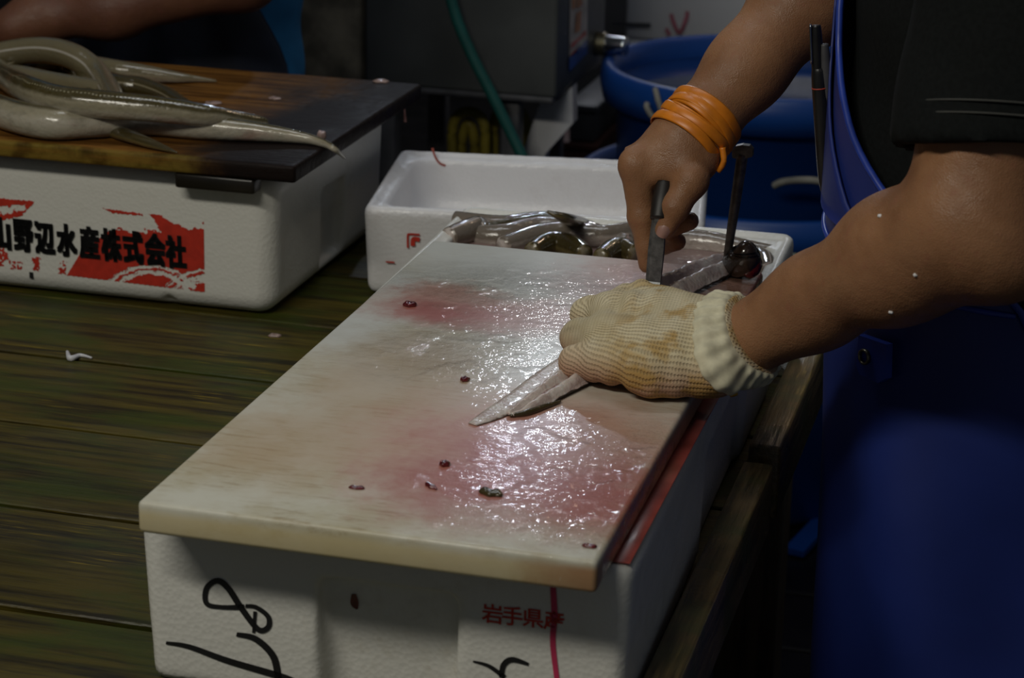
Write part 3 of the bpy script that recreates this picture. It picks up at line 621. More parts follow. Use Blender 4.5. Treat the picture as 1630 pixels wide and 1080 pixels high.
v, f, uv = sweep([PZ(1186, 440, .004), PZ(1193, 428, .010), PZ(1195, 416, .016), PZ(1192, 404, .020)], [.005, .0095, .0095, .004], 20, m=14)
mobj('gill', v, f, M['clot'], oe, uv=uv, label='dark red gill flesh')
# thin slimy strip of belly skin beside the tail
bp = np.array([(-1, 0), (-.8, .10), (-.4, .26), (0, .18), (.4, .28), (.8, .14), (1, 0)])
v, f, uv = sweep(Lz([(912, 572), (868, 604), (826, 636), (785, 660), (752, 676)], .0006), [.011, .012, .0115, .009, .004], 60, prof=bp)
v[:, 2] += np.where(v[:, 2] > .0012, (np.sin(v[:, 0]*900+v[:, 1]*300)+np.sin(v[:, 1]*1100))*.00035, 0); uv[:, 1] = .3
mobj('belly_strip', v, f, M['fillet'], oe, uv=uv, label='glistening strip of pale belly flesh')
v, f = tube(Lz([(812, 662), (838, 658), (866, 648), (892, 639)], .0016), [.0012, .0026, .0022, .001], 20, 8); mobj('skin_edge', v, f, M['eel_dark'], oe, label='dark skin edge of the tail')
# spike
s0 = PY(1157, 414, PZ(1157, 414, .014)[1]); s1 = PY(1182, 246, s0[1]+.004)
sp = empty('eel_spike', s0-np.array([0, 0, .012]), 'iron T-headed spike pinning the eel head to the board', 'spike')
ax = (s1-s0)/np.linalg.norm(s1-s0)
mobj('shaft', *tube([s0-ax*.016, s0, s0*.5+s1*.5, s1], [.0022, .0034, .0046, .0052], 20, 8), M['spike'], sp)
hc = s1+ax*.002; d = np.array([.985, .10, .05])
def tee():
    b = bmesh.new(); pr = [(-.0085, -.004), (-.0088, .002), (-.0055, .0060), (0, .0070), (.0060, .0062), (.0088, .0028), (.0085, -.003), (.0050, -.0042), (-.0050, -.0050)]
    V = []; 
    for y in (-.0045, .0045): V += [hc+np.array([1, 0, .08])*p+np.array([0, y*(1-abs(q)*20), 0])+np.array([-.05, 0, 1])*q for p, q in pr]
    n = len(pr); F = [tuple(range(n)), tuple(range(2*n-1, n-1, -1))]+[(i, n+i, n+(i+1) % n, (i+1) % n) for i in range(n)]; b.free(); return V, F
mobj('head', *tee(), M['spike'], sp, False)
# ------------------------------------------------------------------ knife
kY = .508
k0 = PY(1059, 292, .526); k1 = PY(1049, 350, kY); k2 = PY(1040, 448, kY); tip = PZ(1034, 486, .004)
kn = empty('eel_knife', tip, 'dark narrow eel knife held point-down in the bare hand', 'knife')
mobj('handle', *tube([k0, k0*.5+k1*.5, k1], [.0075, .0085, .0075], 14, 10), M['handle'], kn)
def blade():
    V = []; C = [k1*1.0+(k1-k2)*.04, k1*.5+k2*.5, k2, tip]; W = [.0062, .0072, .0068, .0050]; th = [.0022, .0022, .0018, .0008]
    for c, w_, t in zip(C, W, th):
        for sx, sy in ((-1, .2), (-.55, -1), (.9, -.6), (1, .3), (.6, 1), (-.6, 1)): V.append(c+np.array([sx*w_, sy*t-sx*.0012, 0]))
    F = [(5, 4, 3, 2, 1, 0), (18, 19, 20, 21, 22, 23)]+[(6*i+j, 6*i+(j+1) % 6, 6*i+6+(j+1) % 6, 6*i+6+j) for i in range(3) for j in range(6)]; return V, F
mobj('blade', *blade(), M['steel_dark'], kn, False)
# ------------------------------------------------------------------ fishmonger
CY = .545
TZ = [-.87, -.6, -.3, -.1, .1, .26, .36, .46, .52]; TC = [.522, .520, .514, .510, .498, .488, .490, .50, .505]; TA = [.10, .128, .130, .132, .130, .120, .112, .10, .08]; TB = [.16, .185, .185, .180, .172, .175, .178, .17, .12]
def torso(z): return np.interp(z, TZ, TC), np.interp(z, TZ, TA), np.interp(z, TZ, TB)
def tpt(th, z, off=0):
    c, a, b = torso(z); return np.array([c-(a+off)*np.cos(th), CY+(b+off)*np.sin(th), z])
# arms: centre lines
lw = PZ(1182, 545, .034); le = PY(1545, 345, .245); ls = np.array([.515, .345, .43])
la = [lw, PY(1300, 480, .325), PY(1430, 405, .285), le, PY(1585, 215, .265), ls]
la_r = [.0265, .0320, .0395, .0415, .046, .055]
rw = PY(1106, 208, .568); rf = PY(1228, 62, .628); dr = (rf-rw)/np.linalg.norm(rf-rw); re = rw+dr*.262; rs = np.array([.515, .745, .43])
hn = lambda a, b, y: PY(a, b, y)
IDX = [hn(1012, 264, .532), hn(1022, 345, .527), hn(1030, 392, .524), hn(1031, 420, .523)]
MID = [hn(1008, 262, .555), hn(1026, 345, .568), hn(1062, 362, .553), hn(1098, 352, .543)]
RIN = [hn(1016, 268, .575), hn(1030, 356, .588), hn(1056, 388, .572), hn(1078, 385, .560)]
PIN = [hn(1030, 272, .592), hn(1042, 345, .604), hn(1066, 366, .594), hn(1086, 358, .584)]
THU = [hn(1118, 258, .548), hn(1100, 288, .527), hn(1075, 330, .515), hn(1058, 364, .511)]
def hand_r(p):
    d = chain(p, [rw-dr*-.01, rw-dr*.02], [.0275, .0265])
    pal = rc(p, rw-dr*.012, IDX[0], .024, .0135)
    for q, r in ((MID[0], .0135), (RIN[0], .013), (PIN[0], .012)): pal = smin(pal, rc(p, rw-dr*.012, q, .021, r), .012)
    pal = smin(pal, rc(p, rw-dr*.022, THU[1], .020, .0145), .014)
    pal = smin(pal, rc(p, THU[0], IDX[0]*.6+IDX[1]*.1+THU[1]*.3, .013, .009), .012)
    for q, r in ((IDX[0], .0045), (MID[0], .0045)): pal = smin(pal, rc(p, rw-dr*.028+np.array([-.012, -.008, .012]), q+np.array([-.004, -.003, .0085]), .0035, r), .008)
    d = smin(d, pal, .012)
    for F_, r in ((IDX, (.0132, .0112, .0094, .0080)), (MID, (.0128, .0112, .0096, .0078)), (RIN, (.012, .0108, .0092, .0076)), (PIN, (.011, .0092, .0080, .0066))):
        fd = chain(p, F_, r, .003)
        for q, rr in ((F_[0], r[0]*1.04), (F_[1], r[1]*1.05)): fd = smin(fd, ell(p, q, (rr, rr, rr)), .004)
        d = smin(d, fd, .0045)
    t = chain(p, THU[1:], (.0138, .0112, .0088), .003); t = smin(t, ell(p, THU[2], (.0116, .0116, .0116)), .004)
    d = smin(d, t, .005)
    for q, k in ((IDX[1], .0), (THU[2], .0)):
        e = np.linalg.norm(p-q, axis=1); d = d+np.exp(-(e/.012)**2)*np.sin((p[:, 2]-q[2])*1500)*.00035
    return d
def arms(p):
    d = chain(p, la, la_r, .02)
    d = smin(d, rc(p, la[2]+np.array([.0, .0, -.012]), la[3]+np.array([.01, 0, -.014]), .030, .033), .03)
    d = smin(d, ell(p, le+np.array([.028, -.004, -.022]), (.026, .026, .026)), .03)
    r = chain(p, [rw, rw+dr*.07, rw+dr*.15, re, rs], [.0275, .0315, .0390, .042, .055], .02)
    return np.minimum(d, r)
neck = np.array([.475, CY, .50]); head = np.array([.425, CY, .655])
def core(p):
    d = chain(p, [ls, np.array([.50, CY, .46]), rs], [.058, .075, .058], .04)
    d = smin(d, rc(p, np.array([.50, CY, .36]), np.array([.50, CY, .46]), .085, .09), .05)
    d = smin(d, rc(p, neck-np.array([-.01, 0, .03]), head-np.array([-.02, 0, .06]), .056, .052), .03)
    h = smin(ell(p, head+np.array([.012, 0, .025]), (.098, .077, .098)), ell(p, head+np.array([-.03, 0, -.055]), (.062, .058, .062)), .05)
    h = smin(h, rc(p, head+np.array([-.088, 0, .012]), head+np.array([-.112, 0, -.022]), .009, .014), .014)
    for s in (-1, 1):
        h = smin(h, ell(p, head+np.array([.008, s*.078, -.008]), (.018, .009, .032)), .006)
        h = smax(h, -ell(p, head+np.array([-.098, s*.032, .006]), (.016, .018, .010)), .012)
        h = smin(h, ell(p, head+np.array([-.076, s*.032, .005]), (.012, .013, .011)), .004)
    h = smin(h, rc(p, head+np.array([-.088, -.018, -.056]), head+np.array([-.088, .018, -.056]), .0075, .0075), .006)
    return smin(d, h, .03)
def body(p): return smin(smin(arms(p), hand_r(p), .012), core(p), .03)
fm = empty('person', (.50, CY, FLOOR), 'person in a black shirt and blue rubber apron slitting an eel with one gloved hand', 'person')
V, F_ = surfnet(body, (.19, .17, -.02), (.63, .86, .80), .0026); bo = mobj('body', V, F_, M['skin'], fm, label='bare tanned arms and knife hand')
# nail of the thumb
tn = THU[3]; td = (THU[3]-THU[2])/np.linalg.norm(THU[3]-THU[2]); vw = (EYE-tn); vw /= np.linalg.norm(vw); nd = vw-td*(vw@td); nd /= np.linalg.norm(nd); sd = np.cross(td, nd)
def nailmesh(c, t, nrm, sd, L=.0062, W=.0052):
    V = []; F = []; n = 7
    for i in range(n):
        for j in range(n):
            a = i/(n-1)*2-1; b = j/(n-1)*2-1; k = math.sqrt(max(0, 1-.28*b*b)); V.append(c+t*a*L*k+sd*b*W*(1-.15*max(0, a)**2)+nrm*(.0008-.0026*b*b-.0008*a*a))
    for i in range(n-1):
        for j in range(n-1): F.append((i*n+j, i*n+j+1, i*n+n+j+1, i*n+n+j))
    return V, F
mobj('thumb_nail', *nailmesh(tn+nd*.0088+td*.001, td, nd, sd), M['nail'], fm)
hv, hf = surfnet(lambda p: smax(ell(p, head+np.array([.018, 0, .032]), (.108, .087, .106)), -(p[:, 0]-(head[0]-.055))*1.0*np.where(p[:, 2] > head[2]+.06, 0, 1)-(.055 if False else 0)+np.where(p[:, 2] < head[2]-.05, head[2]-.05-p[:, 2], 0)*1.0, .01), head-.14, head+.16, .006)
mobj('hair', hv, hf, M['hair'], fm)
# glove
GI = [PZ(1020, 480, .041), PZ(975, 494, .032), PZ(955, 515, .014)]
GM = [PZ(1015, 500, .042), PZ(938, 501, .0285), PZ(932, 517, .012)]
GR = [PZ(1012, 538, .036), PZ(922, 538, .0225), PZ(920, 550, .010)]
GP = [PZ(1012, 580, .025), PZ(919, 577, .0145), PZ(926, 584, .011)]
gw = PZ(1168, 545, .033)
gd = (la[1]-lw)/np.linalg.norm(la[1]-lw)
def glove(p):
    d = rc(p, gw, GI[0], .0265, .0170)
    for q, r in ((GM[0], .0175), (GR[0], .0165), (GP[0], .0150)): d = smin(d, rc(p, gw, q, .025, r), .016)
    d = smin(d, rc(p, PZ(1130, 590, .022), PZ(1040, 598, .018), .021, .016), .02)
    d = smin(d, rc(p, gw+np.array([0, .02, -.006]), GI[1]+np.array([.012, .03, -.018]), .018, .011), .014)
    d = smin(d, rc(p, gw-gd*.002, lw+gd*.010, .0285, .0300), .010)
    for F2, r in ((GI, (.014, .0125, .010)), (GM, (.0150, .0138, .0115)), (GR, (.0150, .0140, .0110)), (GP, (.0140, .0130, .0105))):
        d = smin(d, chain(p, F2, r, .004), .0035)
    K = [(q[0]*.55+q[1]*.45) for q in (GI, GM, GR, GP)]
    d = smin(d, chain(p, K, [.013, .0150, .0150, .0138], .008), .012)
    wr = np.exp(-((p[:, 0]-PZ(972, 540, .03)[0])/.004)**2)+np.exp(-((p[:, 0]-PZ(1010, 540, .03)[0])/.005)**2)*.8+np.exp(-((p[:, 0]-PZ(1118, 540, .03)[0])/.006)**2)*.6
    d = d+wr*.0016+np.sin(p[:, 0]*310+p[:, 1]*140)*.0004
    return smax(d, -(p[:, 2]-.0012), .004) if True else d
gmin = np.array([gw, GI[1], GP[2], GM[1]]).min(0)-.05; gmax = np.array([gw, lw, GI[0], GP[2]]).max(0)+.05
def gcut(p): return np.maximum(glove(p), -((lw+gd*.012-p)@gd))
V, F_ = surfnet(gcut, gmin, gmax, .0017)
gax = (GM[0]+GR[0])/2-gw; gax /= np.linalg.norm(gax); gside = np.cross(gax, (0, 0, 1.)); gside /= np.linalg.norm(gside); gup = np.cross(gside, gax); gq = V-gw
guv = np.stack([gq@gax, np.arctan2(gq@gside, (gq@gup)+.012)*.036, V[:, 2]], 1)
gl = mobj('work_glove', V, F_, M['glove'], fm, uv=guv, label='soiled cream cotton knit work glove')
def ring(c, axis, r, th, w, n=48, wob=.0, ph=0., rib=0, sx=1.):
    axis = axis/np.linalg.norm(axis); s = np.cross(axis, (0, 0, 1.)); s /= np.linalg.norm(s); u = np.cross(s, axis); a = np.arange(n)/n*2*np.pi
    rr = r+wob*np.sin(3*a+ph)+rib*np.sin(22*a); pts = c+rr[:, None]*(np.cos(a)[:, None]*s*sx+np.sin(a)[:, None]*u)+axis*(np.sin(a*2+ph)*wob*1.2)[:, None]
    prof = np.array([(math.sin(q)*w, math.cos(q)*th) for q in np.arange(8)/8*2*np.pi])
    nrm = np.cos(a)[:, None]*s+np.sin(a)[:, None]*u; V, F, uv = sweep(pts, [1.]*n, prof=prof, up=nrm, closed=True); return V, F
gs2 = np.cross(gd, (0, 0, 1.)); gs2 /= np.linalg.norm(gs2); gu2 = np.cross(gs2, gd)
def cuff(p):
    q = p-lw; t = q@gd; a_ = np.arctan2(q@gs2, q@gu2)
    d = smax(glove(p)-.0032-.0009*np.sin(a_*24)-.0010*np.cos(t*420), np.abs(t-.001)-.0105, .004)
    return smax(d, -np.maximum(chain(p, la[:2], [.0275, .033])+.0005, .004-t), .002)
V, F_ = surfnet(cuff, lw-.085, lw+.085, .0015); mobj('cuff', V, F_, M['cuff'], gl, label='ribbed cream cuff')
V, F_ = tube([PZ(1178, 580, .012)+np.array([0, -.006, 0]), PZ(1166, 600, .010)+np.array([0, -.006, 0]), PZ(1170, 628, .000)+np.array([0, -.004, 0])], [.002, .0042, .003], 12, 8); mobj('cuff_thread', V, F_, M['cuff_thread'], gl, label='yellow stitched cuff edge')
# rubber bands on the knife wrist
for i, (o_, tx, r_) in enumerate(((-.009, .03, .0335), (-.004, -.04, .0312), (.002, .03, .0318), (.008, -.05, .0322), (.014, .05, .0322), (.019, .0, .0325), (.004, .22, .0332), (.006, -.2, .0330))):
    axx = dr+np.array([tx*.5, -tx*.4, tx]); V, F_ = ring(rw+dr*(o_-.002), axx, r_, .0011, .0046, 64, .0005, i*1.3); mobj('rubber_band', V, F_, M['band'], fm)
V, F_ = tube([PY(1150, 235, .548), PY(1152, 258, .546), PY(1143, 273, .546)], [.0028, .0026, .0022], 12, 8); mobj('rubber_band', V, F_, M['band'], fm)
# shirt
hemL = PY(1566, 244, .268); upl = (ls-hemL)/np.linalg.norm(ls-hemL)
def shirt(p):
    c, a, b = torso(p[:, 2]); q = np.sqrt(((p[:, 0]-c)/(a-.006))**2+((p[:, 1]-CY)/(b-.006))**2); d = (q-1)*(a-.006)
    d = np.maximum(d, p[:, 2]-.49); d = np.maximum(d, -.12-p[:, 2])
    d = smin(d, chain(p, [ls, np.array([.50, CY, .455]), rs], [.072, .088, .072], .04), .05)
    sl = np.maximum(rc(p, hemL-upl*.02+np.array([.012, 0, 0]), ls, .074, .072), -((p-hemL)@(upl+np.array([-.10, 0, 0]))))
    d = smin(d, sl, .02)
    uu = (rs-re)/np.linalg.norm(rs-re); hr = re+uu*.13; sr = np.maximum(rc(p, hr-uu*.02, rs, .068, .072), -((p-hr)@uu)); d = smin(d, sr, .02)
    d = np.maximum(d, -(chain(p, la[3:], [.050, .054, .058], .02)+0*p[:, 0]) if False else d)
    inner = rc(p, hemL-upl*.10+np.array([.012, 0, 0]), hemL+upl*.02+np.array([.011, 0, 0]), .064, .060); d = smax(d, -inner, .004)
    return smax(d, -rc(p, neck-np.array([-.01, 0, .03]), head-np.array([-.02, 0, .06]), .064, .062), .006)+np.sin(p[:, 0]*38+p[:, 2]*55)*.0016
V, F_ = surfnet(shirt, (.33, .15, -.16), (.70, .93, .60), .0055); sh = mobj('t_shirt', V, F_, M['shirt'], fm, label='black short-sleeved t-shirt')
for k in (.018, .026):
    cpt = hemL+upl*k; n_ax = upl+np.array([-.10, 0, 0]); V, F_ = ring(cpt+np.array([.012, 0, 0])*(1-k*4), n_ax, .0745, .0005, .0007, 90); mobj('hem_stitching', V, F_, M['stitch'], sh)
# apron: a sheet wrapped round the front of the torso, bib narrowing upward
def apron_pt(s, z, off=0.):
    half = np.interp(z, [-.72, .02, .08, .12, .17, .23, .30, .42], [1.95, 1.95, 1.70, 1.25, .88, .62, .50, .45]); th = s*half+np.interp(z, [.08, .2, .42], [0, .26, .30])
    fold = .017*np.interp(z, [-.7, -.1, .05], [1.2, .7, 0])*(math.sin(s*7+z*9)+.7*math.sin(s*13-z*14+1))*.6
    fl_ = np.interp(z, [-.72, -.1, .0], [.004, .001, .001]); return tpt(th, z, .006+fl_+fold*(.12+.88*min(1, abs(s)*1.8))+off)
def apron_sheet(off0=0, s0=-1, s1=1, z0=-.72, z1=.42, ns=64, nz=90, th=.0025):
    V = []; 
    for o_ in (off0, off0-th):
        for j in range(nz):
            z = z0+(z1-z0)*j/(nz-1)
            for i in range(ns): V.append(apron_pt(s0+(s1-s0)*i/(ns-1), z, o_))
    N = ns*nz; F = []
    for j in range(nz-1):
        for i in range(ns-1): a = j*ns+i; F.append((a, a+1, a+ns+1, a+ns)); F.append((N+a, N+a+ns, N+a+ns+1, N+a+1))
    for j in range(nz-1):
        for i in (0, ns-1): a = j*ns+i; F.append((a, a+ns, N+a+ns, N+a))
    for i in range(ns-1):
        for j in (0, nz-1): a = j*ns+i; F.append((a, a+1, N+a+1, N+a))
    return V, F
ap = mobj('apron', *apron_sheet(), M['apron'], fm, label='blue rubber bib apron')
for s in (-1, 1):
    pts = [apron_pt(s, z, .0005) for z in np.linspace(.0, .42, 30)]; mobj('binding', *tube(pts, .0028, 50, 8), M['apron_edge'], ap)
    pts = [apron_pt(s*.98, .42, 0), np.array([.455, CY+s*.062, .50]), np.array([.51, CY+s*.055, .535]), np.array([.56, CY, .52])]; v, f, u = sweep(pts, [1]*4, 24, prof=np.array([(-.014, -.001), (.014, -.001), (.014, .001), (-.014, .001)])); mobj('neck_strap', v, f, M['apron_edge'], ap)
mobj('waist_seam', *tube([apron_pt(s, .085-.02*abs(s), .001) for s in np.linspace(-.98, .98, 30)], .0022, 60, 8), M['apron_edge'], ap)
mobj('bib_pocket', *apron_sheet(.0042, -.62, .62, .10, .262, 20, 16, .002), M['apron'], ap)
def march(px, py, fn, t0=1.0, t1=2.6, n=1600):
    d = ray(px, py); t = np.linspace(t0, t1, n); q = EYE+d*t[:, None]; v = fn(q); k = np.flatnonzero(v < 0); return q[k[0]] if len(k) else None
def apron_in(q): 
    c, a, b = torso(q[:, 2]); return np.sqrt(((q[:, 0]-c)/(a+.014))**2+((q[:, 1]-CY)/(b+.014))**2)-1
g = march(1388, 566, apron_in)
if g is None: g = apron_pt(-.8, 0, .01)
cN, aN, bN = torso(g[2]); nn = np.array([(g[0]-cN)/aN**2, (g[1]-CY)/bN**2, 0]); nn /= np.linalg.norm(nn); tt = np.cross((0, 0, 1.), nn)
def tab():
    V = []; pr = [(-.010, .014), (.022, .016), (.024, -.010), (.016, -.016), (-.006, -.016), (-.010, -.010)]
    for o_ in (.0, .006): V += [g+tt*x+np.array([0, 0, 1])*z+nn*o_ for x, z in pr]
    n = len(pr); return V, [tuple(range(n-1, -1, -1)), tuple(range(n, 2*n))]+[(i, (i+1) % n, n+(i+1) % n, n+i) for i in range(n)]
tbm = mobj('tie_tab', *tab(), M['apron_edge'], ap, False); V, F_ = ring(g+nn*.0075, nn, .0052, .0011, .0018, 28); mobj('grommet', V, F_, M['brass'], tbm)
# trousers and boots
def legs(p):
    d = rc(p, (.52, CY, .0), (.52, CY, -.12), .10, .105)
    for s in (-1, 1): d = smin(d, rc(p, (.52, CY+s*.085, -.10), (.53, CY+s*.10, -.62), .088, .062), .05)
    return d
V, F_ = surfnet(legs, (.36, .28, -.74), (.70, .82, .12), .009); mobj('trousers', V, F_, M['trousers'], fm)
for s in (-1, 1):
    y = CY+s*.10
    V, F_ = surfnet(lambda p: np.maximum(smin(rc(p, (.535, y, -.52), (.54, y, -.80), .068, .052), smin(ell(p, (.47, y, -.835), (.13, .05, .045)), rc(p, (.54, y, -.83), (.42, y, -.845), .042, .036), .03), .03), -(p[:, 2]-FLOOR)), (.28, y-.1, FLOOR-.02), (.68, y+.1, -.44), .007)
    mobj('boot', V, F_, M['boots'], fm)
# pens in the bib pocket
def pen(px0, py0, px1, py1, r, label, body_m, extra=None):
    zc = [PY(px0, py0, CY-.03)[2], PY(px1, py1, CY-.03)[2]]
    a = PY(px0, py0, CY-.03); b = PY(px1, py1, CY-.03); o = empty('pen', b, label, 'pen'); d = (b-a)/np.linalg.norm(b-a)
    mobj('barrel', *tube([a, a+d*.012, a*.3+b*.7, b-d*.01, b], [r*.8, r, r, r*.8, r*.3], 24, 10), body_m, o); return o, a, b, d
o, a, b, d = pen(1303, 108, 1316, 318, .0062, 'thick black marker pen with a red button in the apron bib', M['black'])
mobj('button', *tube([a-d*.004, a+d*.002], [.0038, .0042], 6, 10), M['red_ink'], o, label='red push button'); mobj('stripe', *ring(a+d*.016, d, .0060, .0006, .0006, 24), M['red_ink'], o, label='thin red ring')
o, a, b, d = pen(1299, 40, 1303, 150, .0046, 'slim black pen with a white-tipped clip in the apron bib', M['black'])
mobj('clip', *tube([a-d*.001+np.array([-.004, -.003, 0]), a+d*.03+np.array([-.004, -.004, 0])], [.0011, .0011], 8, 6), M['chrome'], o)
o, a, b, d = pen(1312, 70, 1318, 180, .0042, 'slim grey-barrelled pen behind the black ones in the apron bib', M['grey_plastic'])
# foam crumbs stuck to the bare forearm
for px, py, wh in ((1457, 438, 'below the elbow crook'), (1418, 497, 'low on its underside'), (1401, 344, 'high on its upper side')):
    q = march(px, py, body, 1.1, 2.0, 900)
    if q is not None: tag(mobj('foam_crumb', *surfnet(lambda p: ell(p, q, (.0018, .0016, .0014))+np.sin(p[:, 0]*3000)*.0002, q-.003, q+.003, .0006, 4), M['foam_clean']), 'tiny white foam crumb stuck to the bare forearm, '+wh, 'crumb', 'foam crumbs on the forearm')
# ------------------------------------------------------------------ scraps on the boards
def scrap(name, label, px, py, z, sx, sy, sz, mat, rot=0, seed=0, cat='scrap', group=None):
    c = PZ(px, py, z)+np.array([0, 0, sz*.45]); R = np.array(Matrix.Rotation(rot, 3, 'Z')); h = max(min(sx, sy, sz)/3.2, .0005)
    V, F = surfnet(lambda p: ell(p, c, (sx, sy, sz), R)+.28*sz*np.sin((p[:, 0]*1.7+seed)*900*.004/sx)*np.cos((p[:, 1]+seed)*800*.004/sx), c-max(sx, sy)*1.5, c+max(sx, sy)*1.5, h, 4)
    return tag(mobj(name, V, F, mat), label, cat, group)
scrap('blood_clot', 'glossy near-black blood clot at the head of the upper red smear', 652, 487, 0, .0062, .0045, .0026, M['clot'], .2, 1, 'clot')
scrap('blood_clot', 'small dark red clot in the middle of the cutting board', 740, 606, 0, .0036, .004, .002, M['clot'], .2, 2, 'clot')
scrap('eel_scrap', 'dark ragged scrap of eel skin in the lower red smear', 781, 787, 0, .009, .005, .0024, M['eel_dark'], -.2, 3)
scrap('blood_clot', 'round red clot at the upper edge of the lower smear', 708, 741, 0, .004, .004, .0022, M['clot'], 0, 4, 'clot')
scrap('blood_clot', 'slanting thread-like clot in the lower red smear', 686, 776, 0, .0062, .0022, .0016, M['clot'], -.7, 5, 'clot')
scrap('blood_clot', 'flat red fleck on the clean part of the cutting board', 568, 778, 0, .0058, .0028, .0012, M['clot'], .1, 6, 'clot')
scrap('blood_clot', 'red fleck near the wet corner of the cutting board', 938, 871, 0, .0052, .0028, .0014, M['clot'], 0, 7, 'clot')
scrap('eel_scrap', 'pale pink scrap on the far corner of the wooden board', 606, 131, zt, .010, .006, .0025, M['scrapflesh'], .2, 8)
scrap('eel_scrap', 'tiny pink scrap beside the thin eel tail', 512, 219, zt, .0055, .005, .005, M['scrapflesh'], .2, 9)
scrap('eel_scrap', 'whitish scrap in the middle of the wooden board', 340, 165, zt, .009, .007, .0018, M['scrapflesh'], .4, 10)
scrap('eel_scrap', 'flat pink scrap between eel heads and board end', 437, 158, zt, .008, .005, .002, M['scrapflesh'], -.2, 11)
scrap('eel_scrap', 'pinkish scrap lying on the planks by the printed box', 437, 536, TABLE, .007, .004, .002, M['scrapflesh'], .3, 12)
v, f = tube(Lz([(107, 560), (112, 571), (128, 566), (146, 570)], TABLE+.002), [.0015, .003, .002, .001], 20, 6); tag(mobj('eel_scrap', v, f, M['foam_dim']), 'curled white scrap of film on the table planks', 'scrap')
v, f = tube([PY(643, 168, 1.17), PY(644, 180, 1.17), PY(645, 194, 1.17)], [.0012, .001, .0018], 10, 6); tag(mobj('eel_scrap', v, f, M['pinkflesh']), 'thin strand hanging from the far corner of the wooden board', 'scrap')
# ------------------------------------------------------------------ blue tubs
TCX, TCY = .055, 2.285
def tub(name, label, rtop, rbot, z0, z1, water=None):
    o = empty(name, (TCX, TCY, z0), label, 'tub'); H = z1-z0
    prof = [(0, 0), (rbot*.9, 0), (rbot, .012), (rbot+(rtop-rbot)*.55, H*.55), (rbot+(rtop-rbot)*.56+.006, H*.56), (rtop-.012, H-.062), (rtop+.010, H-.058), (rtop+.016, H-.030), (rtop+.012, H-.004), (rtop+.004, H), (rtop-.006, H-.003), (rtop-.012, H-.03), (rbot+.0, .03), (0, .02)]
    mobj('shell', *lathe((TCX, TCY, z0), prof, 72), M['tub'], o); return o
t1 = tub('blue_tub', 'big blue plastic tub of water, nested in another tub', .255, .20, FLOOR+.19, -.150)
t2 = tub('blue_tub', 'lower blue plastic tub holding the water tub', .290, .225, FLOOR, -.330)
v, f = lathe((TCX, TCY, -.185), [(.2465, 0), (.12, 0), (.001, 0)], 64); tag(mobj('tub_water', v, f, M['tubwater']), 'dark still water filling the blue tub', 'water')
mobj('rope_handle', *tube([PY(1043, 141, TCY-.235), PY(1047, 158, TCY-.245), PY(1052, 178, TCY-.245), PY(1040, 186, TCY-.245), PY(1030, 172, TCY-.245), PY(1030, 165, TCY-.24)], .0045, 40, 8), M['rope'], t1, label='grey rope handle')
mobj('rope_handle', *tube([PY(1232, 296, TCY-.292), PY(1250, 289, TCY-.297), PY(1290, 287, TCY-.295), PY(1330, 294, TCY-.28)], .0055, 40, 8), M['rope'], t2, label='grey rope handle')
sb_ = PZ(1264, 880, FLOOR+.008); se = PZ(1322, 818, FLOOR+.012)
v, f, u = sweep([sb_, sb_*.5+se*.5, se], [1]*3, 20, prof=np.array([(-.016, -.005), (.016, -.005), (.016, .005), (-.016, .005)])); tag(mobj('plastic_strip', v, f, M['tub'], smooth=False), 'blue plastic strip lying on the dark floor by the tub', 'strip')
# ------------------------------------------------------------------ steel cabinet, hose, things below it
KX0, KX1, KY0, KY1, KZ = PY(580, 70, 2.0)[0], -.2265, 2.0, 2.33, -.170
kb = empty('steel_cabinet', ((KX0+KX1)/2, 2.16, FLOOR), 'dull steel cabinet on legs with a paper label on its side', 'cabinet')
mobj('body', *box((KX0, KY0, KZ), (KX1, KY1, .55), .006), M['cabinet'], kb)
mobj('base_lip', *box((KX0+.004, KY0-.003, KZ-.008), (KX1-.004, KY1, KZ+.001), .002), M['grey_plastic'], kb)
for x in (KX0+.03, KX1-.075):
    for y in (KY0+.03, KY1-.03): mobj('leg', *box((x-.015, y-.015, FLOOR), (x+.015, y+.015, KZ), .003), M['grey_plastic'], kb)
def KS(px, py, off=.0012): q = P(px, py, 0, KX1+off); return q
def quad(pp, off=.0012): return np.array([KS(a, b, off) for a, b in pp]), [tuple(range(len(pp)))]
lbl = mobj('paper_label', *quad([(908, -60), (935, -60), (935, 78), (906, 108)], .0012), M['paper'], kb, False, label='paper label with orange and red print')
mobj('label_print', *quad([(906, 92), (935, 62), (935, 84), (906, 114)], .0022), M['blue_ink'], lbl, False); 
mobj('label_print', *quad([(909, 70), (933, 48), (933, 56), (909, 78)], .0022), M['red_ink'], lbl, False); mobj('label_print', *quad([(909, 86), (918, 77), (918, 83), (909, 91)], .0022), M['red_ink'], lbl, False)
for q in ([(917, 22), (926, 16), (924, 48), (915, 54)], [(919, -40), (928, -44), (927, 8), (918, 14)], [(911, -10), (917, -12), (916, 12), (911, 16)]): mobj('label_print', *quad(q, .0022), M['orange_ink'], lbl, False)
fc = KS(950, 70, 0); fv = empty('pipe_fitting', fc, 'short metal pipe fitting on the side of the steel cabinet', 'fitting')
mobj('collar', *tube([fc, fc+np.array([.016, 0, 0])], [.020, .020], 6, 16), M['brass'], fv); mobj('spout', *tube([fc+np.array([.014, 0, 0]), fc+np.array([.050, -.004, 0])], [.0165, .016], 8, 16), M['chrome'], fv)
hY = 1.96
tag(mobj('garden_hose', *tube([PY(700, -120, hY), PY(712, -30, hY), PY(727, 30, hY), PY(752, 90, hY), PY(780, 145, hY), PY(812, 210, hY), PY(845, 280, hY), PY(880, 380, hY+.02), PY(930, 520, hY+.1)], .0088, 80, 12), M['hose']), 'green hose hanging in front of the steel cabinet', 'hose')
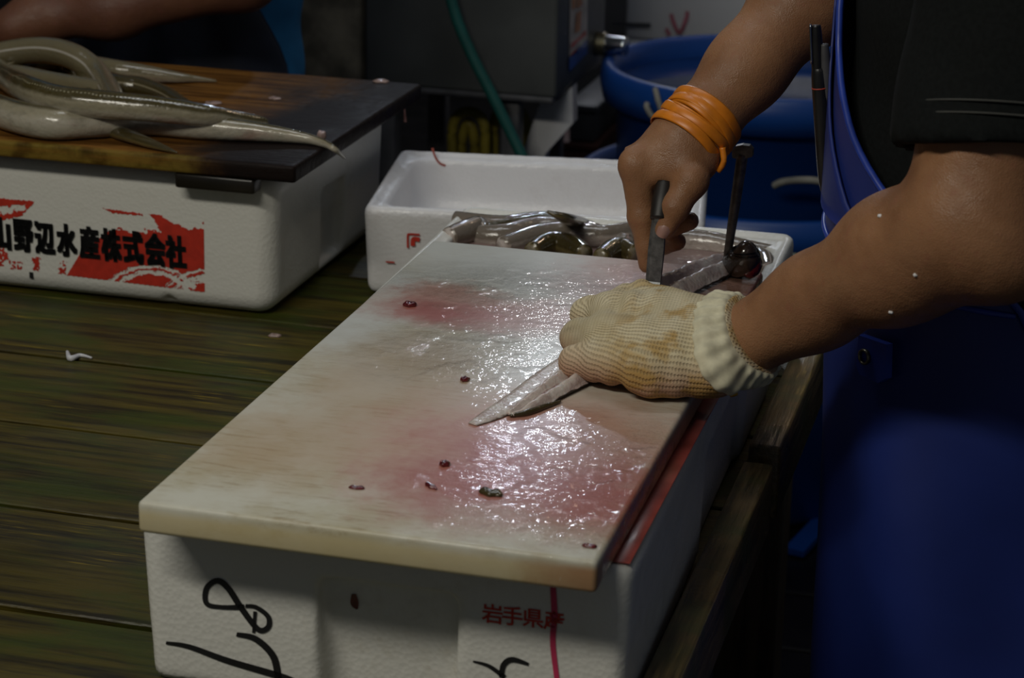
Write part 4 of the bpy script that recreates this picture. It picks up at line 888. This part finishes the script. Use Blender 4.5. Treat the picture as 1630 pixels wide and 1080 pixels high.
yh = empty('yellow_hose', PY(745, 400, 2.12), 'yellow hose hanging in loops below the steel cabinet', 'hose')
for i, (x0, x1, yt) in enumerate(((720, 772, 178), (735, 756, 196), (786, 838, 172))):
    y_ = 2.12+.02*i; mobj('loop', *tube([PY(x0, 420, y_), PY(x0, 260, y_), PY(x0+2, yt+18, y_), PY((x0+x1)/2, yt, y_), PY(x1-2, yt+18, y_), PY(x1, 260, y_), PY(x1, 420, y_)], .0085, 50, 10), M['yellow'], yh)
def slab(pp, y0, y1): 
    a = [PY(q[0], q[1], y0) for q in pp]; b = [q+np.array([0, y1-y0, 0]) for q in a]; n = len(pp)
    return np.array(a+b), [tuple(range(n)), tuple(range(2*n-1, n-1, -1))]+[(i, n+i, n+(i+1) % n, (i+1) % n) for i in range(n)]
tag(mobj('leaning_foam_sheet', *slab([(770, 420), (860, 163), (888, 160), (911, 138), (912, 196), (868, 245), (820, 420)], 2.09, 2.12), M['foam_dim'], smooth=False), 'grey-white foam sheet leaning at a slant beneath the cabinet', 'foam sheet')
for nm, lab, x0, x1, yt, yb, y0, mt in (('plastic_crate', 'dark grey crate low behind the leaning foam sheet', 905, 948, 168, 224, 2.75, 'grey_plastic'), ('plastic_crate', 'rust-red crate under the dark grey one', 880, 948, 229, 330, 2.75, 'rust')):
    a = PY(x0, yb, y0); b = PY(x1, yt, y0); o = empty(nm, ((a[0]+b[0])/2, y0+.15, a[2]), lab, 'crate')
    mobj('body', *box((a[0], y0, a[2]), (b[0], y0+.3, b[2]-.012), .004), M[mt], o); mobj('rim', *box((a[0]-.006, y0-.006, b[2]-.014), (b[0]+.006, y0+.306, b[2]), .003), M[mt], o)
# stack of white foam boxes behind the tub
sx0 = PY(955, 60, 2.80)[0]
for i, (z0, z1, lab) in enumerate(((FLOOR, -.62, 'lowest white foam box of the stack behind the tubs'), (-.62, -.42, 'second white foam box up in the stack behind the tubs'), (-.42, -.225, 'third white foam box up in the stack behind the tubs'), (-.225, -.02, 'white foam box with pink marker marks, near the top of the stack behind the tubs'), (-.02, .22, 'topmost white foam box of the stack behind the tubs'))):
    o = empty('foam_fish_box', (sx0+.33, 3.05, z0), lab, 'foam box'); dx = random.uniform(-.006, .006)
    mobj('body', *box((sx0+dx+.05, 2.80 if i > 1 else 3.08, z0), (sx0+.62+dx, 3.34, z1-.035), .008), M['foam_dim'], o); mobj('lid', *box((sx0+dx+.045, 2.794 if i > 1 else 3.074, z1-.035), (sx0+.625+dx, 3.346, z1-.001), .008), M['foam_dim'], o)
    if i == 3:
        fs = lambda px, py: PY(px, py, 2.7925)
        mobj('marker_marks', *merge([ribbon3([(1068, 22), (1074, 40), (1082, 52), (1092, 30), (1094, 18)], 6, fs), ribbon3([(1060, 45), (1066, 56)], 6, fs, 6)]), plain('faded_pink', (.36, .10, .14), .6), o, False, label='faded pink marker marks')
        mobj('printed_line', *ribbon3([(975, 38), (1036, 40)], 6, fs, 6), M['grey_plastic'], o, False)
# ------------------------------------------------------------------ neighbour behind the wooden board
p2y = 1.36
nx = PY(205, 60, p2y)[0]
np_ = empty('person', (nx, p2y+.12, FLOOR), 'neighbouring person in a blue shirt and navy apron reaching along the wooden board', 'person')
h2 = PY(-40, 40, 1.20); e2 = PY(385, -42, 1.27); m2 = PY(180, 12, 1.24); s2 = np.array([nx+.17, p2y+.10, .42])
s3 = np.array([nx-.17, p2y+.10, .42]); e3 = np.array([nx-.25, p2y-.02, .17]); h3 = np.array([nx-.24, p2y-.20, .085])
hd2 = np.array([nx, p2y+.04, .64])
def body2(p):
    d = chain(p, [h2+np.array([.05, 0, 0]), PY(60, 28, 1.22), m2, e2, s2], [.024, .027, .034, .040, .050], .03)
    fd = (h2-m2)/np.linalg.norm(h2-m2)
    for k in range(4): d = smin(d, chain(p, [h2+np.array([.045, 0, 0]), h2+fd*.035+np.array([0, (k-1.5)*.019, -.004]), h2+fd*.075+np.array([0, (k-1.5)*.020, -.018]), h2+fd*.095+np.array([0, (k-1.5)*.020, -.036])], [.016, .0105, .009, .008], .004), .008)
    d = smin(d, chain(p, [h2+np.array([.05, .01, 0]), h2+np.array([.012, .045, -.012]), h2+np.array([-.025, .052, -.026])], [.016, .011, .009], .005), .01)
    r = chain(p, [h3, e3, s3], [.028, .041, .05], .03)
    for k in range(4): r = smin(r, chain(p, [h3, h3+np.array([(k-1.5)*.018, -.05, -.008]), h3+np.array([(k-1.5)*.019, -.085, -.03])], [.018, .010, .008], .004), .008)
    r = smin(r, chain(p, [h3, h3+np.array([.045, -.03, -.012]), h3+np.array([.05, -.06, -.025])], [.016, .011, .009], .005), .01)
    d = np.minimum(d, r); d = smin(d, chain(p, [s2, np.array([nx, p2y+.1, .45]), s3], [.055, .08, .055], .04), .03)
    d = smin(d, rc(p, (nx, p2y+.08, .45), hd2-np.array([0, -.02, .07]), .055, .05), .03)
    h = smin(ell(p, hd2+np.array([0, .01, .025]), (.077, .098, .098)), ell(p, hd2+np.array([0, -.03, -.055]), (.058, .06, .06)), .05); h = smin(h, rc(p, hd2+np.array([0, -.088, .01]), hd2+np.array([0, -.11, -.02]), .009, .013), .014)
    for s in (-1, 1): h = smin(h, ell(p, hd2+np.array([s*.078, .008, -.008]), (.009, .018, .032)), .006); h = smax(h, -ell(p, hd2+np.array([s*.032, -.096, .006]), (.018, .014, .010)), .01)
    return smin(d, h, .03)
V, F_ = surfnet(body2, (nx-.42, 1.05, -.02), (nx+.33, 1.62, .80), .005); mobj('body', V, F_, M['skin2'], np_, label='bare forearms')
def shirt2(p):
    q = np.sqrt(((p[:, 0]-nx)/.185)**2+((p[:, 1]-(p2y+.12))/.125)**2); d = (q-1)*.125; d = np.maximum(np.maximum(d, p[:, 2]-.47), -.2-p[:, 2])
    d = smin(d, chain(p, [s2, np.array([nx, p2y+.1, .44]), s3], [.07, .09, .07], .04), .05)
    u2 = (s2-e2)/np.linalg.norm(s2-e2); d = smin(d, np.maximum(rc(p, e2+u2*.02, s2, .062, .07), -((p-(e2+u2*.035))@u2)), .03)
    u3 = (s3-e3)/np.linalg.norm(s3-e3); d = smin(d, np.maximum(rc(p, e3+u3*.05, s3, .064, .07), -((p-(e3+u3*.08))@u3)), .03)
    return d+np.sin(p[:, 2]*60+p[:, 0]*40)*.002
V, F_ = surfnet(shirt2, (nx-.36, 1.15, -.24), (nx+.36, 1.65, .60), .008); mobj('shirt', V, F_, M['blue_shirt'], np_, label='blue shirt')
hv, hf = surfnet(lambda p: np.maximum(ell(p, hd2+np.array([0, .02, .035]), (.087, .106, .104)), np.where(p[:, 1] < hd2[1]-.05, hd2[2]+.06-p[:, 2], hd2[2]-.06-p[:, 2])), hd2-.14, hd2+.17, .008); mobj('hair', hv, hf, M['hair'], np_)
def apron2():
    V = []; ns, nz = 40, 40
    for o_ in (.012, .009):
        for j in range(nz):
            z = -.70+j/(nz-1)*1.05; half = np.interp(z, [-.7, -.02, .06, .14, .2, .35], [1.6, 1.25, .95, .65, .5, .45])
            for i in range(ns):
                th = (i/(ns-1)*2-1)*half; V.append((nx+(.185+o_+.006*math.sin(i*.9+z*6))*math.sin(th), p2y+.12-(.125+o_+.006*math.sin(i*.8))*math.cos(th), z))
    N = ns*nz; F = []
    for j in range(nz-1):
        for i in range(ns-1): a = j*ns+i; F.append((a, a+1, a+ns+1, a+ns)); F.append((N+a, N+a+ns, N+a+ns+1, N+a+1))
        for i in (0, ns-1): a = j*ns+i; F.append((a, a+ns, N+a+ns, N+a))
    return V, F
mobj('apron', *apron2(), M['navy'], np_, label='dark navy bib apron')
V, F_ = surfnet(lambda p: np.minimum(smin(rc(p, (nx, p2y+.12, -.1), (nx, p2y+.12, -.2), .11, .11), rc(p, (nx-.09, p2y+.12, -.15), (nx-.1, p2y+.13, -.62), .09, .065), .05), smin(rc(p, (nx, p2y+.12, -.1), (nx, p2y+.12, -.2), .11, .11), rc(p, (nx+.09, p2y+.12, -.15), (nx+.1, p2y+.13, -.62), .09, .065), .05)), (nx-.25, 1.28, -.74), (nx+.25, 1.7, .06), .012); mobj('trousers', V, F_, M['trousers'], np_)
for s in (-1, 1):
    x = nx+s*.1; y = p2y+.13
    V, F_ = surfnet(lambda p: np.maximum(smin(rc(p, (x, y, -.52), (x, y, -.80), .07, .053), rc(p, (x, y, -.825), (x, y-.12, -.84), .044, .038), .03), -(p[:, 2]-FLOOR)), (x-.1, y-.22, FLOOR-.02), (x+.1, y+.1, -.43), .009); mobj('boot', V, F_, M['boots'], np_)
